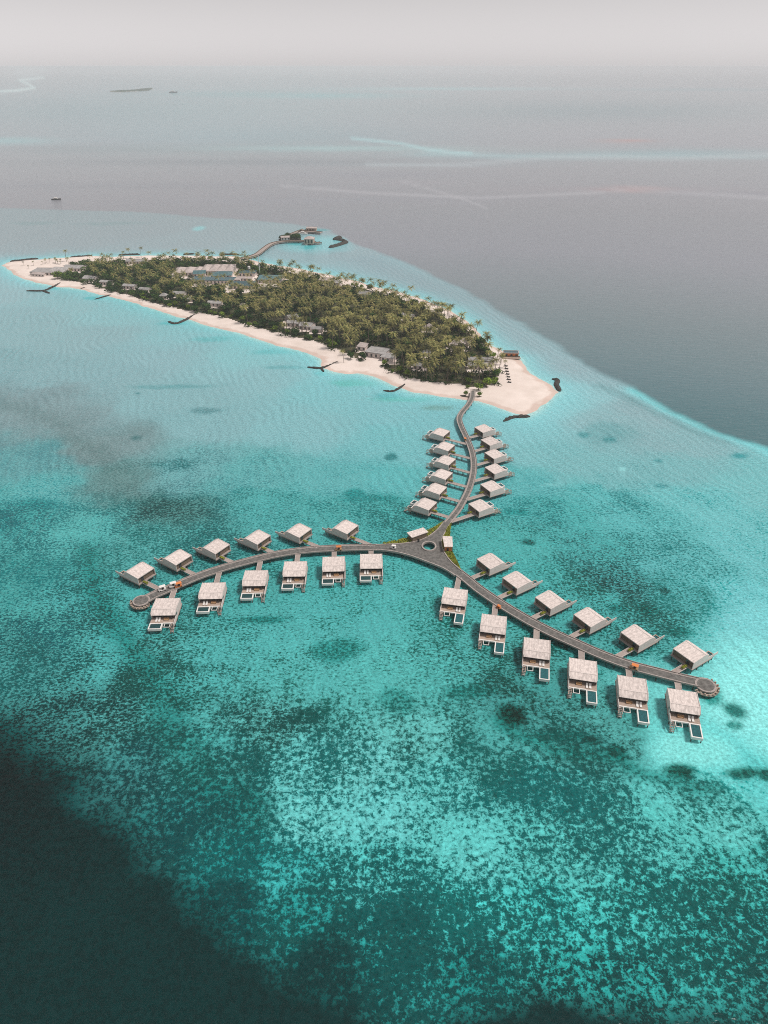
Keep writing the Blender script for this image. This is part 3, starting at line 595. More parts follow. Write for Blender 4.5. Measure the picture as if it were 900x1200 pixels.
# west end
IB('building', 'low grey-roofed beach club building nearest the left sand tip', 'building', 50, 316.5, 22, 20, 3.2, -2, 'flat', 'grey', panels=False, clear=1)
IB('building', 'grey roof with pale ridges beside the left beach club', 'building', 68, 316, 20, 26, 3.4, 0, 'tent', 'grey', clear=1)
IB('building', 'grey roof set back behind the left beach club', 'building', 88, 312.5, 22, 16, 3.4, -6, 'gable', 'grey', clear=2)
IB('building', 'small pale roof in front of the left beach club', 'building', 45, 320.5, 16, 5, 2.6, -12, 'shed', 'pink', clear=1)
# beach houses peeking between trees
for (px, py, w, d, rz, lab) in [(106,325,14,12,-15,'pale beach house roof nearest the left beach club'), (124,329.5,12,8,-15,'second pale beach house roof from the left end of the forest'), (152,334,14,8,-15,'pale beach house roof above the third groyne'),
                                (170,338,12,8,-15,'pale beach house roof left of the fourth groyne'), (210,343,13,10,-10,'pale house roof among palms above the fourth groyne'), (192,345.5,8,7,-10,'tiny pale roof at the left of the palm forest'),
                                (252,354,14,9,-6,'isolated pale roof in the middle of the forest front'), (224,349,8,7,0,'tiny pale roof left of the isolated forest roof'), (285,357,7,6,0,'small pale roof right of the isolated forest roof'), (342,371,10,14,30,'narrow pale roof slanting among dense palms'),
                                (344,377,12,9,-10,'pale roof in the palms behind the curve of beach'), (360,380,12,12,-20,'pale roof left of the forked groyne, in palms'), (372,384,10,8,-15,'small pale roof just above the forked groyne'), (383,327,14,14,-20,'pale roof on the far side of the forest'),
                                (394,330,12,10,-20,'small pale roof beside the one on the far side'), (428,343,12,12,-25,'pale roof near the far shore among palms'), (478,369,12,9,-30,'small pale roof near the far shore, right part'), (160,305,24,12,0,'pale low roof at the back beach'),
                                (503,382,8,10,-30,'small blue-grey roof deep in the right forest'), (545,399,9,9,-30,'pale roof facing the far beach, lowest of the pair'), (500,412,7,6,0,'tiny roof in the middle of the right palm grove'), (490,427,8,5,-20,'small pale roof near the right forest front')]:
    IB('beach_house', lab, 'house', px, py, w, d, 3.4, rz, 'gable' if w > 9 else 'hip', 'pink' if px % 2 else 'grey', clear=1.2, group='roofs among the palms')
IB('villa', 'large grey-roofed villa in the front of the palm forest', 'house', 442, 410.5, 17, 15, 4, -22, 'flat', 'grey', clear=3)
IB('villa', 'grey wing beside the large villa at the forest front', 'house', 455, 417, 11, 8, 3.6, -22, 'shed', 'grey', clear=2)
IB('villa', 'pale grey roof on the left of the large forest villa', 'house', 425, 404.5, 8, 8, 3.5, -22, 'shed', 'pink', clear=2)
IB('house', 'pale roofed house near the far beach at the right', 'house', 537, 401.5, 12, 10, 4, -25, 'hip', 'pink', clear=2.5)
IB('restaurant', 'long grey louvred roof behind the jetty landing', 'restaurant', 563, 421, 19, 9, 4.4, -4, 'flat', 'grey', clear=2.5, panels=False)
IB('restaurant', 'lower grey roof in front of the louvred restaurant roof', 'restaurant', 560, 427, 16, 5, 3.4, -4, 'shed', 'grey', clear=2)
bar = IB('beach_bar', 'orange-walled beach bar with dark panelled roof on the white sand', 'beach bar', 599, 412.5, 12.5, 6, 3.6, -3, 'flat', 'pink', clear=2, wallmat='orange', panels=True)
m = MB(); m.box(-7.2, 7.4, -5.6, -3.1, -.3, .35); m.build('terrace', M['deckbrown'], bar)
m = MB(); m.box(-6.8, 7.0, -3.4, -3.2, .35, 1.4); m.build('counter', M['wood'], bar)

# mast
x, y = G(304.5, 322, GZ); t = empty('mast', (x, y, GZ)); tag(t, 'tall pale mast rising from the central complex', 'mast')
m = MB(); m.cyl((0, 0, -.4), (0, 0, 21), .55, .32, 8); m.build('pole', M['metal'], t)
m = MB(); m.box(-1.6, 1.6, -.15, .15, 19.2, 19.6); m.cyl((0, 0, 21), (0, 0, 23), .12, .08, 6); m.build('antenna', M['metal'], t)
x, y = G(292, 316, GZ+4); t = empty('water_tank', (x, y, GZ)); tag(t, 'small white tank standing among the teal roofs', 'tank')
m = MB(); m.cyl((0, 0, 5), (0, 0, 7.6), 1.5, 1.5, 14); m.build('tank', M['white'], t)
m = MB()
for sx in (-1, 1):
    for sy in (-1, 1): m.box(sx-.12, sx+.12, sy-.12, sy+.12, -.4, 5)
m.build('stand', M['metal'], t)

def free(x, y, r=0):
    for bx, by, hw, hd, a in BLD:
        lx, ly = rot2(x-bx, y-by, -a)
        if abs(lx) < hw+r and abs(ly) < hd+r: return False
        # keep the line of sight on the roof open: nothing tall right in front
        if abs(x-bx) < hw*.8 and -hd-(10 if hw > 11 else 2.2) < y-by < 0: return False
    return True

def scatter():
    xs = [p[0] for p in VEG]; ys = [p[1] for p in VEG]
    pts = []
    cell = 7.0
    for iy in np.arange(min(ys), max(ys), cell):
        for ix in np.arange(min(xs), max(xs), cell):
            pts.append((ix+random.uniform(-.48, .48)*cell, iy+random.uniform(-.48, .48)*cell))
    A = np.array(pts); s = sdist(A[:, 0], A[:, 1], VEG); A = A[s > -.5]; s = s[s > -.5]
    return A, s
A, S_ = scatter()
palms = []; trees = []; others = []
for (x, y), s in zip(A, S_):
    if not free(x, y, 1.0): continue
    # share of palms grows to the right part of the island
    q = vnoise(np.array(x/26), np.array(y/26), 9); prob = .62 + .30*np.clip((x+170)/150, -1, 1)*.9 - .42*(s < 7) + .45*(q-.5)
    if random.random() < prob: palms.append((x, y))
    else: trees.append((x, y, s))
palms.sort(key=lambda p: p[0]**2+p[1]**2)
trees.sort(key=lambda p: p[0]**2+p[1]**2)
print('palms', len(palms), 'trees', len(trees))
def zone(x, y):
    if x > -10: return 'at the right end of the island', 'palms at the right end of the island'
    if x > -90: return 'behind the middle beach of the island', 'palms behind the middle beach'
    return 'in the forest left of the middle beach', 'palms left of the middle beach'
for x, y in palms[:285]:
    zl, zg = zone(x, y)
    put_palm(x, y, random.randrange(5), random.uniform(.98, 1.38), random.uniform(0, 6.28), 'coconut palm in the dense grove '+zl, zg)
# the rest of the palms, past the nearest few hundred, are one mass
def palm_mass(lst, name, label):
    Vs = []; Ts = []; Vt = []; Qt = []; n = 0; nt_ = 0
    for x, y in lst:
        p = LOWP[random.randrange(3)]; s = random.uniform(.98, 1.36); a = random.uniform(0, 6.28)
        ca, sa = math.cos(a)*s, math.sin(a)*s
        V = p[3]; W = np.stack([V[:, 0]*ca-V[:, 1]*sa+x, V[:, 0]*sa+V[:, 1]*ca+y, V[:, 2]*s+GZ], 1)
        Vs.append(W); Ts.append(p[4]+n); n += len(V)
    o = link(name, np_mesh(name, np.vstack(Vs), [np.vstack(Ts)], PALM_MASS)); tag(o, label, 'palm forest', kind='stuff')
PALM_MASS = make_mat('palm_fronds_far', (0.36, 0.295, 0.115), 0.7, 0.3, 0.14, spec=0.1, rnd=0, col2=(0.045, 0.08, 0.02))
palm_mass(palms[285:], 'palm_forest', 'dense distant palm forest covering the left and far island')
# broadleaf trees
for i, (x, y, s) in enumerate(trees[:230]):
    edge = s < 8
    if edge and random.random() < .65: k = random.choice((2, 4, 2)); lab = 'bright green sea shrub along the beach edge of the forest'; grp = 'bright shrubs along the beach'; nm = 'shrub'; cat = 'shrub'
    else: k = random.choice((0, 1, 3)); lab = 'dark round-crowned broadleaf tree between the palms'; grp = 'broadleaf trees between the palms'; nm = 'broadleaf_tree'; cat = 'tree'
    put_tree(x, y, k, random.uniform(.7, 1.1), random.uniform(0, 6.28), lab, grp, nm, cat)
# remaining trees as one mass of leaves, and the undergrowth
def leaf_mass(lst, name, label, mat, rad, hgt, leaf, per):
    C = np.array([(x, y) for x, y, s in lst]); n = len(C)*per
    idx = np.repeat(np.arange(len(C)), per); sc = rng.uniform(.7, 1.2, len(C))[idx]
    v = rng.normal(size=(n, 3)); v /= np.linalg.norm(v, axis=1)[:, None]; v[:, 2] = np.abs(v[:, 2])*.9-.1
    lob = rng.uniform(-.45, .45, (len(C)*5, 2))*rad; li = idx*5+rng.integers(0, 5, n)
    c = np.stack([C[idx, 0]+lob[li, 0]+v[:, 0]*rad*.6*sc, C[idx, 1]+lob[li, 1]+v[:, 1]*rad*.6*sc, GZ+hgt*.35*sc+v[:, 2]*hgt*.55*sc*rng.uniform(.8, 1.1, n)], 1)
    nr = v+rng.normal(size=(n, 3))*.45; nr[:, 2] += .3; nr /= np.linalg.norm(nr, axis=1)[:, None]
    a = np.cross(nr, (.2, .5, .8)); a /= np.linalg.norm(a, axis=1)[:, None]; b = np.cross(nr, a); s = (leaf*rng.uniform(.6, 1.3, n))[:, None]
    V = np.stack([c-a*s, c-b*s*.6, c+a*s, c+b*s*.6], 1).reshape(-1, 3); Q = np.arange(len(V)).reshape(-1, 4)
    o = link(name, np_mesh(name, V, [Q], mat)); tag(o, label, 'woodland', kind='stuff')
LEAF_MASS = make_mat('leaves_far', (0.075, 0.125, 0.025), 0.8, 0.3, 0.05, spec=0.08, rnd=0, col2=(0.022, 0.042, 0.016))
leaf_mass(trees[230:], 'distant_woodland', 'dark green broadleaf woodland on the left and far side of the island', LEAF_MASS, 4.4, 6.4, .75, 110)
U = [(x, y, 1) for x, y in A+rng.normal(size=A.shape)*1.5 if free(x, y, 0)]
leaf_mass(U, 'undergrowth', 'low dark undergrowth filling the forest floor under the palms', M['under'], 5.0, 2.6, .8, 34)
# forest floor
def floor_mesh():
    xs = [p[0] for p in VEG]; ys = [p[1] for p in VEG]; gx = np.arange(min(xs), max(xs), 3.); gy = np.arange(min(ys), max(ys), 3.)
    X, Y = np.meshgrid(gx, gy); s = sdist(X.ravel(), Y.ravel(), VEG)+(fbm(X.ravel()/9, Y.ravel()/9, 3, 2)-.5)*5
    fr = np.array([free(a, b, -1.5) for a, b in zip(X.ravel(), Y.ravel())])
    Z = GZ+.12+.5*np.clip(s/6, 0, 1)*fbm(X.ravel()/5, Y.ravel()/5, 3, 7)
    ny, nx = X.shape; i, j = np.meshgrid(np.arange(ny-1), np.arange(nx-1), indexing='ij'); a = (i*nx+j).ravel()
    q = np.stack([a, a+1, a+nx+1, a+nx], 1); kk = (s > 0) & fr; q = q[kk[q].all(1)]
    used = np.unique(q); mp = -np.ones(X.size, int); mp[used] = np.arange(len(used))
    o = link('forest_floor', np_mesh('forest_floor', np.stack([X.ravel(), Y.ravel(), Z], 1)[used], [mp[q]], make_mat('leaf_litter', (.10, .085, .045), .95, .3, .3, rnd=0, col2=(.04, .045, .02)))); tag(o, kind='structure')
floor_mesh()
# single palms standing free
for (px, py, k, s, lab) in [(78,306.5,3,1.0,'tall lone palm at the back of the left sand spit'), (81,311,0,.9,'palm beside the lone tall palm on the left spit'), (153,303,1,.95,'middle of three lone palms on the back beach'), (165.5,302,3,.9,'right one of three lone palms on the back beach'), (145,303.5,0,.85,'left one of three lone palms on the back beach'),
                            (571,428,1,.95,'palm leaning over the right beach by the restaurant roof'), (582,424,3,.85,'tall palm left of the orange beach bar'), (587,427,0,.9,'palm just in front of the orange beach bar'), (580,436,4,.95,'palm on the sand edge behind the jetty landing'),
                            (592,431,2,.7,'small palm beside the row of sunbeds'), (565,443,1,.9,'palm over the green shrubs by the jetty landing'), (552,449,0,.8,'palm at the left side of the jetty landing'), (276,305,2,.9,'palm at the start of the far arrival jetty'), (403,425,1,.8,'palm over the isolated bush on the front beach')]:
    x, y = G(px, py, GZ); put_palm(x, y, k, s, random.uniform(0, 6.28), lab, None)
for i in range(14):
    px = random.uniform(27, 72); py = random.uniform(309.5, 315.5) if px < 48 else random.uniform(307.5, 311)
    x, y = G(px, py, GZ)
    if free(x, y): put_palm(x, y, random.choice((0, 2)), random.uniform(.42, .62), random.uniform(0, 6.28), 'small young palm on the open sand of the left spit', 'young palms on the left sand spit')
for (px, py, k, s, lab) in [(68,327,4,2.2,'dark round bush on the sand below the left beach club'), (411,421,0,.85,'isolated dark bush bulging onto the front beach'), (570,454,2,1.3,'bright green tree mound beside the jetty landing'), (580,450,2,1.1,'bright shrub at the right corner by the jetty landing'), (561,457,4,1.4,'low bright shrub touching the jetty landing'),
                            (546,463,4,.8,'round bush left of the jetty foot'), (562,464,4,.8,'round bush right of the jetty foot'), (548,455,4,.7,'small bush above the jetty foot')]:
    x, y = G(px, py, GZ); put_tree(x, y, k, s, random.uniform(0, 6.28), lab, None, 'shrub', 'shrub')

# sunbeds on the right beach
bed = MB(); bed.box(-.5, .5, -1, 1, .2, .4); bed.profile_x([(.4, .4), (1.1, 1.0), (1.1, .9), (.5, .3)], -.5, .5); bedm = bed.mesh('sunbed', M['dark'])
for i in range(7):
    x, y = G(593+i*.7, 429+i*3.2, GZ)
    o = link('sunbed', bedm); o.location = (x, y, GZ-.02); o.rotation_euler = (0, 0, 1.3); o.scale = (1.6, 1.3, 1.2); tag(o, 'dark sunbed in the slanting row on the right white beach', 'sunbed', 'sunbeds on the right beach')

# ================================================================== GROYNES AND BREAKWATERS
def groyne(pts, w, top, label, mat='rock', name='groyne', cat='groyne', rough=.35, fork=None):
    mb = MB()
    for line in [pts]+([fork] if fork else []):
        L = smooth_line(GL(line), 1.2); N = normals2(L); n = len(L); rows = []
        for i in range(n):
            taper = min(1, .45+min(i, n-1-i)*.25); ww = w*taper
            for off, z in ((-1, -.9), (-.62, top*.55), (-.2, top), (.25, top), (.66, top*.5), (1, -.9)):
                j = random.uniform(-rough, rough)
                p = L[i]+N[i]*(off*ww*.5+j*.6*w*.25); rows.append((p[0], p[1], (z+(j*.7 if z > 0 else 0))*(taper if z > 0 else 1)))
        fs = [(i*6+k, i*6+k+1, (i+1)*6+k+1, (i+1)*6+k) for i in range(n-1) for k in range(5)]+[tuple(range(5, -1, -1)), tuple((n-1)*6+k for k in range(6))]
        mb.quadmesh(rows, fs)
    o = mb.build(name, M[mat]); tag(o, label, cat)
groyne([(31,341),(50,341),(62,336.5),(72,331.5)], 4, 1.1, 'dark forked groyne nearest the left tip of the island', fork=[(50,341),(58,344)])
groyne([(94,338.8),(101,336.8)], 4, .9, 'shortest dark groyne, second from the left tip')
groyne([(111,351),(131,345.5)], 2.6, .9, 'thin dark groyne, third from the left tip', rough=.2)
groyne([(197,377),(208,379),(231,368)], 4.4, 1.1, 'dark bent groyne on the middle beach, fourth from the left')
groyne([(360,430.6),(377,431.5),(399,423.5)], 2.8, 1.1, 'dark forked groyne in the inner curve of the front beach', fork=[(376,431),(379.5,436)])
groyne([(449,458),(461,458.5),(476,450)], 2.8, .9, 'dark thin groyne left of the jetty landing')
groyne([(538,464),(552,466.5)], 3.5, 1.0, 'dark rocks at the left of the jetty foot', 'rockbrown', 'rock_mound', 'rocks')
groyne([(557,466),(567,465.5)], 3.5, 1.0, 'dark rocks at the right of the jetty foot', 'rockbrown', 'rock_mound', 'rocks')
groyne([(647,444.5),(653,446),(652,451),(656,459)], 4.8, 1.6, 'dark rock breakwater on the right corner of the beach', 'rock', 'breakwater', 'breakwater', .5)
groyne([(590,494),(601,489.5),(621,488.5)], 3.6, 1.5, 'dark rock breakwater off the right tip of the beach', 'rock', 'breakwater', 'breakwater', .5)
groyne([(386,290.5),(398,287),(405,284.2),(400,281.7),(393,280.6),(399.6,278)], 9, 2.6, 'dark zigzag breakwater standing alone behind the island', 'rock', 'breakwater', 'breakwater', .5)
for a, b, lab in [((12,306.7),(45,303.3),'long dark sea wall along the back of the left sand tip'), ((82,301.8),(108,300.2),'dark sea wall behind the lone tall palm'), ((139,299.2),(164,298.4),'dark sea wall behind the three lone palms'), ((214.7,298.6),(228,297.8),'short dark sea wall off the back shore'), ((257,298.8),(280,298.6),'dark sea wall beside the start of the far jetty')]:
    groyne([a, b], 5, 1.6, lab, 'rock', 'sea_wall', 'sea wall')

# ================================================================== VILLAS
DZ = 2.6
def villa(kind, mirror, long_wall=True, poolw=4.4, pooll=6.2, back=False):
    """local frame: +y seaward, jetty side at -y; mirror swaps left and right"""
    s = -1 if mirror else 1; ps = -1 if back else 1
    def X(a, b): return (min(s*a, s*b), max(s*a, s*b))
    t = empty('overwater_villa'); W, D = 5.2, 4.3
    m = MB(); m.box(-W-.2, W+.2, -D-1.0, D+3.4, -.35, 0)
    m.build('deck', M['deck'], t)
    m = MB(); m.box(-W+.1, W-.1, D+.1, D+3.3, .004, .05); m.build('terrace', M['deckbrown'], t)
    # walls
    m = MB(); m.box(-W+.25, W-.25, -D+.1, -D+.3, 0.003, 3.15); x0, x1 = X(-2.9, -1.4); m.build('front_wall', M['wood'], t)
    d = MB(); d.box(x0, x1, -D+.02, -D+.097, .05, 2.3); d.build('door', M['glass'], t)
    m = MB()
    for k in range(6): a = -W+.4+k*(2*W-.8)/6; m.box(a+.07, a+(2*W-.8)/6-.07, D-.9, D-.8, .06, 2.7)
    m.build('sliding_window', M['glass'], t)
    m = MB(); m.box(-W+.25, W-.25, -D+.32, D-.95, 2.95, 3.1)
    for k in range(7): a = -W+.33+k*(2*W-.8)/6; m.box(a-.07, a+.14, D-.95, D-.72, .05, 2.95)
    m.build('window_frame', M['wood'], t)
    # side walls: plain one and the long privacy wall
    x0, x1 = X(W, W-.22); m = MB()
    m.profile_x([(-D-.7, -.3), (-D-.7, 3.35), (D-1.2, 3.95), (D+.9, 2.9), (D+.9, 1.6), (D+.1, -.3)], x0, x1)
    sw = m.build('side_wall', M['wallpale'], t)
    x0, x1 = X(-W, -W+.22); m = MB(); L_ = D+((7.6 if back else 5.6) if long_wall else 2.0)
    m.profile_x([(-D-.7, -.3), (-D-.7, 3.35), (D-1.2, 3.95), (D+.7, 3.0), (D+.7, 1.5), (L_, 1.35), (L_, .35), (D+2.0, -.3)], x0, x1)
    pw = m.build('privacy_wall', M['wallpale'], t)
    if not long_wall:
        m = MB(); x0, x1 = X(-W-.05, -W+.15); m.box(x0, x1, D+2.05, D+4.4, -1.2, 1.5); m.build('screen', M['deckbrown'], t)
    if not back and long_wall:
        x0, x1 = X(-W-.03, -W-.003); m = MB(); m.box(x0, x1, D-1.4, D-.2, 1.2, 2.4); m.build('window', M['glass'], t)
    # roof
    m = MB(); m.profile_x([(-D-.6, 3.2), (-D-.6, 3.0), (D-1.3, 3.55), (D+1.3, 2.35), (D+1.3, 2.55), (D-1.25, 3.78)], -W+.24, W-.24)
    rf = m.build('roof', M['roof'], t)
    m = MB(); m.box(-W+.24, W-.24, -D-.62, -D-.603+.0, 2.95, 3.3); m.build('fascia', M['wallpale'], rf)
    m = MB(); m.box(-W+.3, W-.3, D-1.55, D-1.15, 3.5, 3.86); m.build('ridge_cap', M['wallpale'], rf)
    # pool
    x0, x1 = X(ps*(W+.1), ps*(W+.1-poolw)) if not back else X(-W+.4, -W+.4+poolw); y0, y1 = D+3.4, D+3.4+pooll
    m = MB(); c = .42
    m.box(x0, x1, y0, y0+c, -.9, .22); m.box(x0, x1, y1-c, y1, -.9, .22); m.box(x0, x0+c, y0+c, y1-c, -.9, .22); m.box(x1-c, x1, y0+c, y1-c, -.9, .22); m.box(x0+c, x1-c, y0+c, y1-c, -.9, -.5)
    po = m.build('pool', M['deckbrown' if back else 'white'], t)
    w = MB(); w.box(x0+c, x1-c, y0+c, y1-c, -.48, -.02); w.build('pool_water', M['poolwater' if mirror else 'poolwater2'], po)
    # white beam along the terrace edge
    m = MB(); xa, xb = X(W+.1-poolw-.02, -W-.1) if not back else X(-W+.4+poolw, W+.1); m.box(xa, xb, D+3.1, D+3.55, -.42, .12); m.build('edge_beam', M['white'], t)
    if not back:
        # steps down to the sea on the other side, with a frame
        xa, xb = (X(-W+.1, -W+1.5) if not back else X(W-1.5, W-.1)); m = MB()
        for k in range(6): m.box(xa, xb, D+3.6+k*.55, D+4.1+k*.55, -.35-k*.33, -.22-k*.33)
        m.build('steps', M['deck'], t)
        m = MB()
        for q in (xa, xb-.16): m.box(q, q+.16, D+3.56, D+7.0, -.1, .08); m.box(q, q+.16, D+6.84, D+7.0, -2.9, -.1)
        m.build('handrail', M['deckbrown'], t)
        # hammock net frame between
        if back: xa, xb = X(W-4.2, W-1.8)
        else: xa, xb = X(-W+1.9, -W+4.3)
        m = MB()
        m.box(xa, xb, D+5.7, D+5.9, -.25, .0); m.box(xa, xa+.2, D+3.56, D+5.7, -.25, .0); m.box(xb-.2, xb, D+3.56, D+5.7, -.25, .0)
        nf = m.build('net_frame', M['white'], t)
    # piles
    P_ = [(a, b) for a in (-4.9, -1.6, 1.6, 4.9) for b in (-4.6, -.8, 3.0, 7.0)]
    P_ += [(x0+.3, y1-.5), (x1-.3, y1-.5)]
    for a, b in P_:
        m = MB(); m.cyl((a, b, -DZ-1.6), (a, b, -.36 if b < D+3.4 else -.92), .17, .17, 6); m.build('pile', M['pile'], t)
    return t

sofa = MB(); sofa.box(-1.1, 1.1, -.45, .45, .1, .42); sofa.box(-1.1, 1.1, .3, .5, .42, .9); sofa.box(-1.1, -.9, -.45, .3, .42, .65); sofa.box(.9, 1.1, -.45, .3, .42, .65)
sofam = sofa.mesh('sofa', M['tan'])
lou = MB(); lou.box(-.4, .4, -1, .5, .2, .36)
lou.profile_x([(.5, .2), (1.05, .75), (1.05, .9), (.45, .36)], -.4, .4)
for a in (-.36, .28):
    for b in (-.9, .35): lou.box(a, a+.08, b, b+.08, 0, .2)
loum = lou.mesh('sun_lounger', M['white'])

JET = {}
def nearest_on_ray(x, y, a, L):
    """distance along direction a from x,y to the jetty centre line"""
    d = (math.cos(a), math.sin(a)); best = None
    for i in range(len(L)-1):
        p, q = L[i], L[i+1]; ex, ey = q-p; den = d[0]*ey-d[1]*ex
        if abs(den) < 1e-9: continue
        t = ((p[0]-x)*ey-(p[1]-y)*ex)/den; u = ((p[0]-x)*d[1]-(p[1]-y)*d[0])/den
        if t > 0 and -.02 <= u <= 1.02 and (best is None or t < best): best = t
    return best

LEFT_PX = [(170,703),(180,697.5),(200,689),(232,675.5),(262,665.5),(300,655.2),(329,648.8),(358,644.8),(387,642.8),(415,641.8),(442,641.5)]
RIGHT_PX = [(535,669.5),(548,679.5),(560,689.5),(583.3,705.5),(606.7,720),(630,733),(653,744.5),(676.7,755),(700,765.5),(722,774),(745,781.5),(770,788),(795,794.3),(820,800)]
MID_PX = [(523.5,613.5),(532,603.5),(540,592.5),(550,572),(555.2,550),(553.5,531),(547,513.6),(540.3,499),(538.3,490.3),(541.5,483),(548.8,474.4),(553.3,466),(554.4,458)]
LJ = smooth_line(GL(LEFT_PX, DZ)); RJ = smooth_line(GL(RIGHT_PX, DZ)); MJ = smooth_line(GL(MID_PX, DZ))

def jetty(L, label, w, n_pile=None, end=None, z0=-.45):
    t = empty('jetty', (L[0][0], L[0][1], 0)); tag(t, label, 'jetty'); Q = L-L[0]
    m = MB(); ribbon(m, Q, -w/2, w/2, DZ+z0, DZ); m.build('deck', M['kerb'], t)
    m = MB(); ribbon(m, Q, -w/2+.85, w/2-.75, DZ+.002, DZ+.03); m.build('road_surface', M['asphalt'], t)
    for a in (-w/2-.12, w/2-.12):
        m = MB(); ribbon(m, Q, a, a+.24, DZ-.2, DZ+.42); m.build('edge_kerb', M['kerb'], t)
    N = normals2(Q); k = 0
    st = max(3, int(7.5/2))
    for i in range(1, len(Q)-1, st):
        for s in (-1, 1):
            p = Q[i]+N[i]*s*(w/2-.5); m = MB(); m.cyl((p[0], p[1], -1.5), (p[0], p[1], DZ+z0), .2, .2, 6); m.build('pile', M['pile'], t)
    return t
lj = jetty(LJ, 'curved grey jetty arm leading left to a round end platform', 4.8)
rj = jetty(RJ, 'curved grey jetty arm leading right to a round end platform', 4.8)
mj = jetty(MJ, 'winding grey jetty arm joining the island beach', 3.5)

def end_platform(L, k, other, parent, px, py, rad):
    x, y = G(px, py, DZ); ox, oy = parent.location.x, parent.location.y; x -= ox; y -= oy
    m = MB(); n = 36; m.prism([(x+math.cos(2*math.pi*i/n)*rad*1.0, y+math.sin(2*math.pi*i/n)*rad) for i in range(n)], DZ-.5, DZ+.04); pl = m.build('end_platform', M['kerb'], parent)
    m = MB(); m.prism([(x+math.cos(2*math.pi*i/n)*rad*.82, y+math.sin(2*math.pi*i/n)*rad*.82) for i in range(n)], DZ+.043, DZ+.08); m.build('road_surface', M['asphalt'], pl)
    L2 = np.array([(x+math.cos(a)*(rad+.55), y+math.sin(a)*(rad+.55)) for a in np.linspace(*k, 22)])
    m = MB(); ribbon(m, L2, -.6, .6, DZ-1.2, DZ-.9)
    for i in range(1, 22, 2):
        a = k[0]+(k[1]-k[0])*i/21; m.box(x+math.cos(a)*(rad+.95)-.25, x+math.cos(a)*(rad+.95)+.25, y+math.sin(a)*(rad+.95)-.25, y+math.sin(a)*(rad+.95)+.25, DZ-1.0, DZ-.1)
    m.build('lower_walkway', M['deckbrown'], pl)
    for i in range(12):
        a = 2*math.pi*i/12; m = MB(); m.cyl((x+math.cos(a)*(rad+.6), y+math.sin(a)*(rad+.6), -1.5), (x+math.cos(a)*(rad+.6), y+math.sin(a)*(rad+.6), DZ-.5), .2, .2, 6); m.build('pile', M['pile'], parent)
end_platform(LJ, (R(170), R(330)), None, lj, 165.5, 703.5, 3.7)
end_platform(RJ, (R(200), R(400)), None, rj, 827, 802.5, 3.8)

# junction hub
def hub():
    low = [(440,644.2),(460,646.3),(480,651),(500,658.2),(520,666.2),(533,674.5)]
    rt = [(541.5,669.5),(534,663.5),(526,655.5),(519.5,645),(517.3,635.5),(519.5,628),(524,619.5),(528.3,612.6)]
    lf = [(520,611.5),(512.5,621),(501,629.5),(487,635),(467,637.6),(440,638.8)]
    def sm(p): return [tuple(q) for q in smooth_line(GL(p, DZ), 2.0)]
    outer = sm(low)+sm(rt)+sm(lf)
    hx, hy = G(502.7, 640.4, DZ); rad = 3.3
    t = empty('jetty_junction', (hx, hy, 0)); tag(t, 'three-armed grey jetty junction around a round dark opening', 'jetty')
    outer = [(a-hx, b-hy) for a, b in outer]; n = 28
    hole = [(math.cos(2*math.pi*i/n)*rad, math.sin(2*math.pi*i/n)*rad*1.15) for i in range(n)]
    def slab(name, z0, z1, mat, sc_in=1.0, out_poly=outer):
        bm = bmesh.new(); es = []
        for poly in (out_poly, [(a*sc_in, b*sc_in) for a, b in hole]):
            vs = [bm.verts.new((a, b, z1)) for a, b in poly]; es += [bm.edges.new((vs[i], vs[(i+1) % len(vs)])) for i in range(len(vs))]
        r = bmesh.ops.triangle_fill(bm, edges=es, use_beauty=True)
        for f in bm.faces:
            if f.normal.z < 0: f.normal_flip()
        ext = bmesh.ops.extrude_face_region(bm, geom=list(bm.faces)); vs = [g for g in ext['geom'] if isinstance(g, bmesh.types.BMVert)]
        for v in vs: v.co.z = z0
        bmesh.ops.recalc_face_normals(bm, faces=bm.faces)
        me = bpy.data.meshes.new(name); bm.to_mesh(me); bm.free(); me.materials.append(M[mat]); return link(name, me, t)
    slab('deck', DZ-.5, DZ+.05, 'asphalt')
    # rim of the opening
    L = np.array([(a, b) for a, b in hole+[hole[0]]]); m = MB(); ribbon(m, L, -.35, .35, DZ-.5, DZ+.5); m.build('opening_rim', M['kerb'], t)
    for p in (low, rt, lf):
        L = smooth_line(GL(p, DZ), 2.0)-np.array([hx, hy]); m = MB(); ribbon(m, L, -.25, .25, DZ-.55, DZ+.42); m.build('edge_kerb', M['kerb'], t)
        for i in range(2, len(L)-1, 4):
            q = L[i]*.96; m = MB(); m.cyl((q[0], q[1], -1.5), (q[0], q[1], DZ-.5), .2, .2, 6); m.build('pile', M['pile'], t)
    # inner lanes: paler band between lane and apron
    return t
hub()

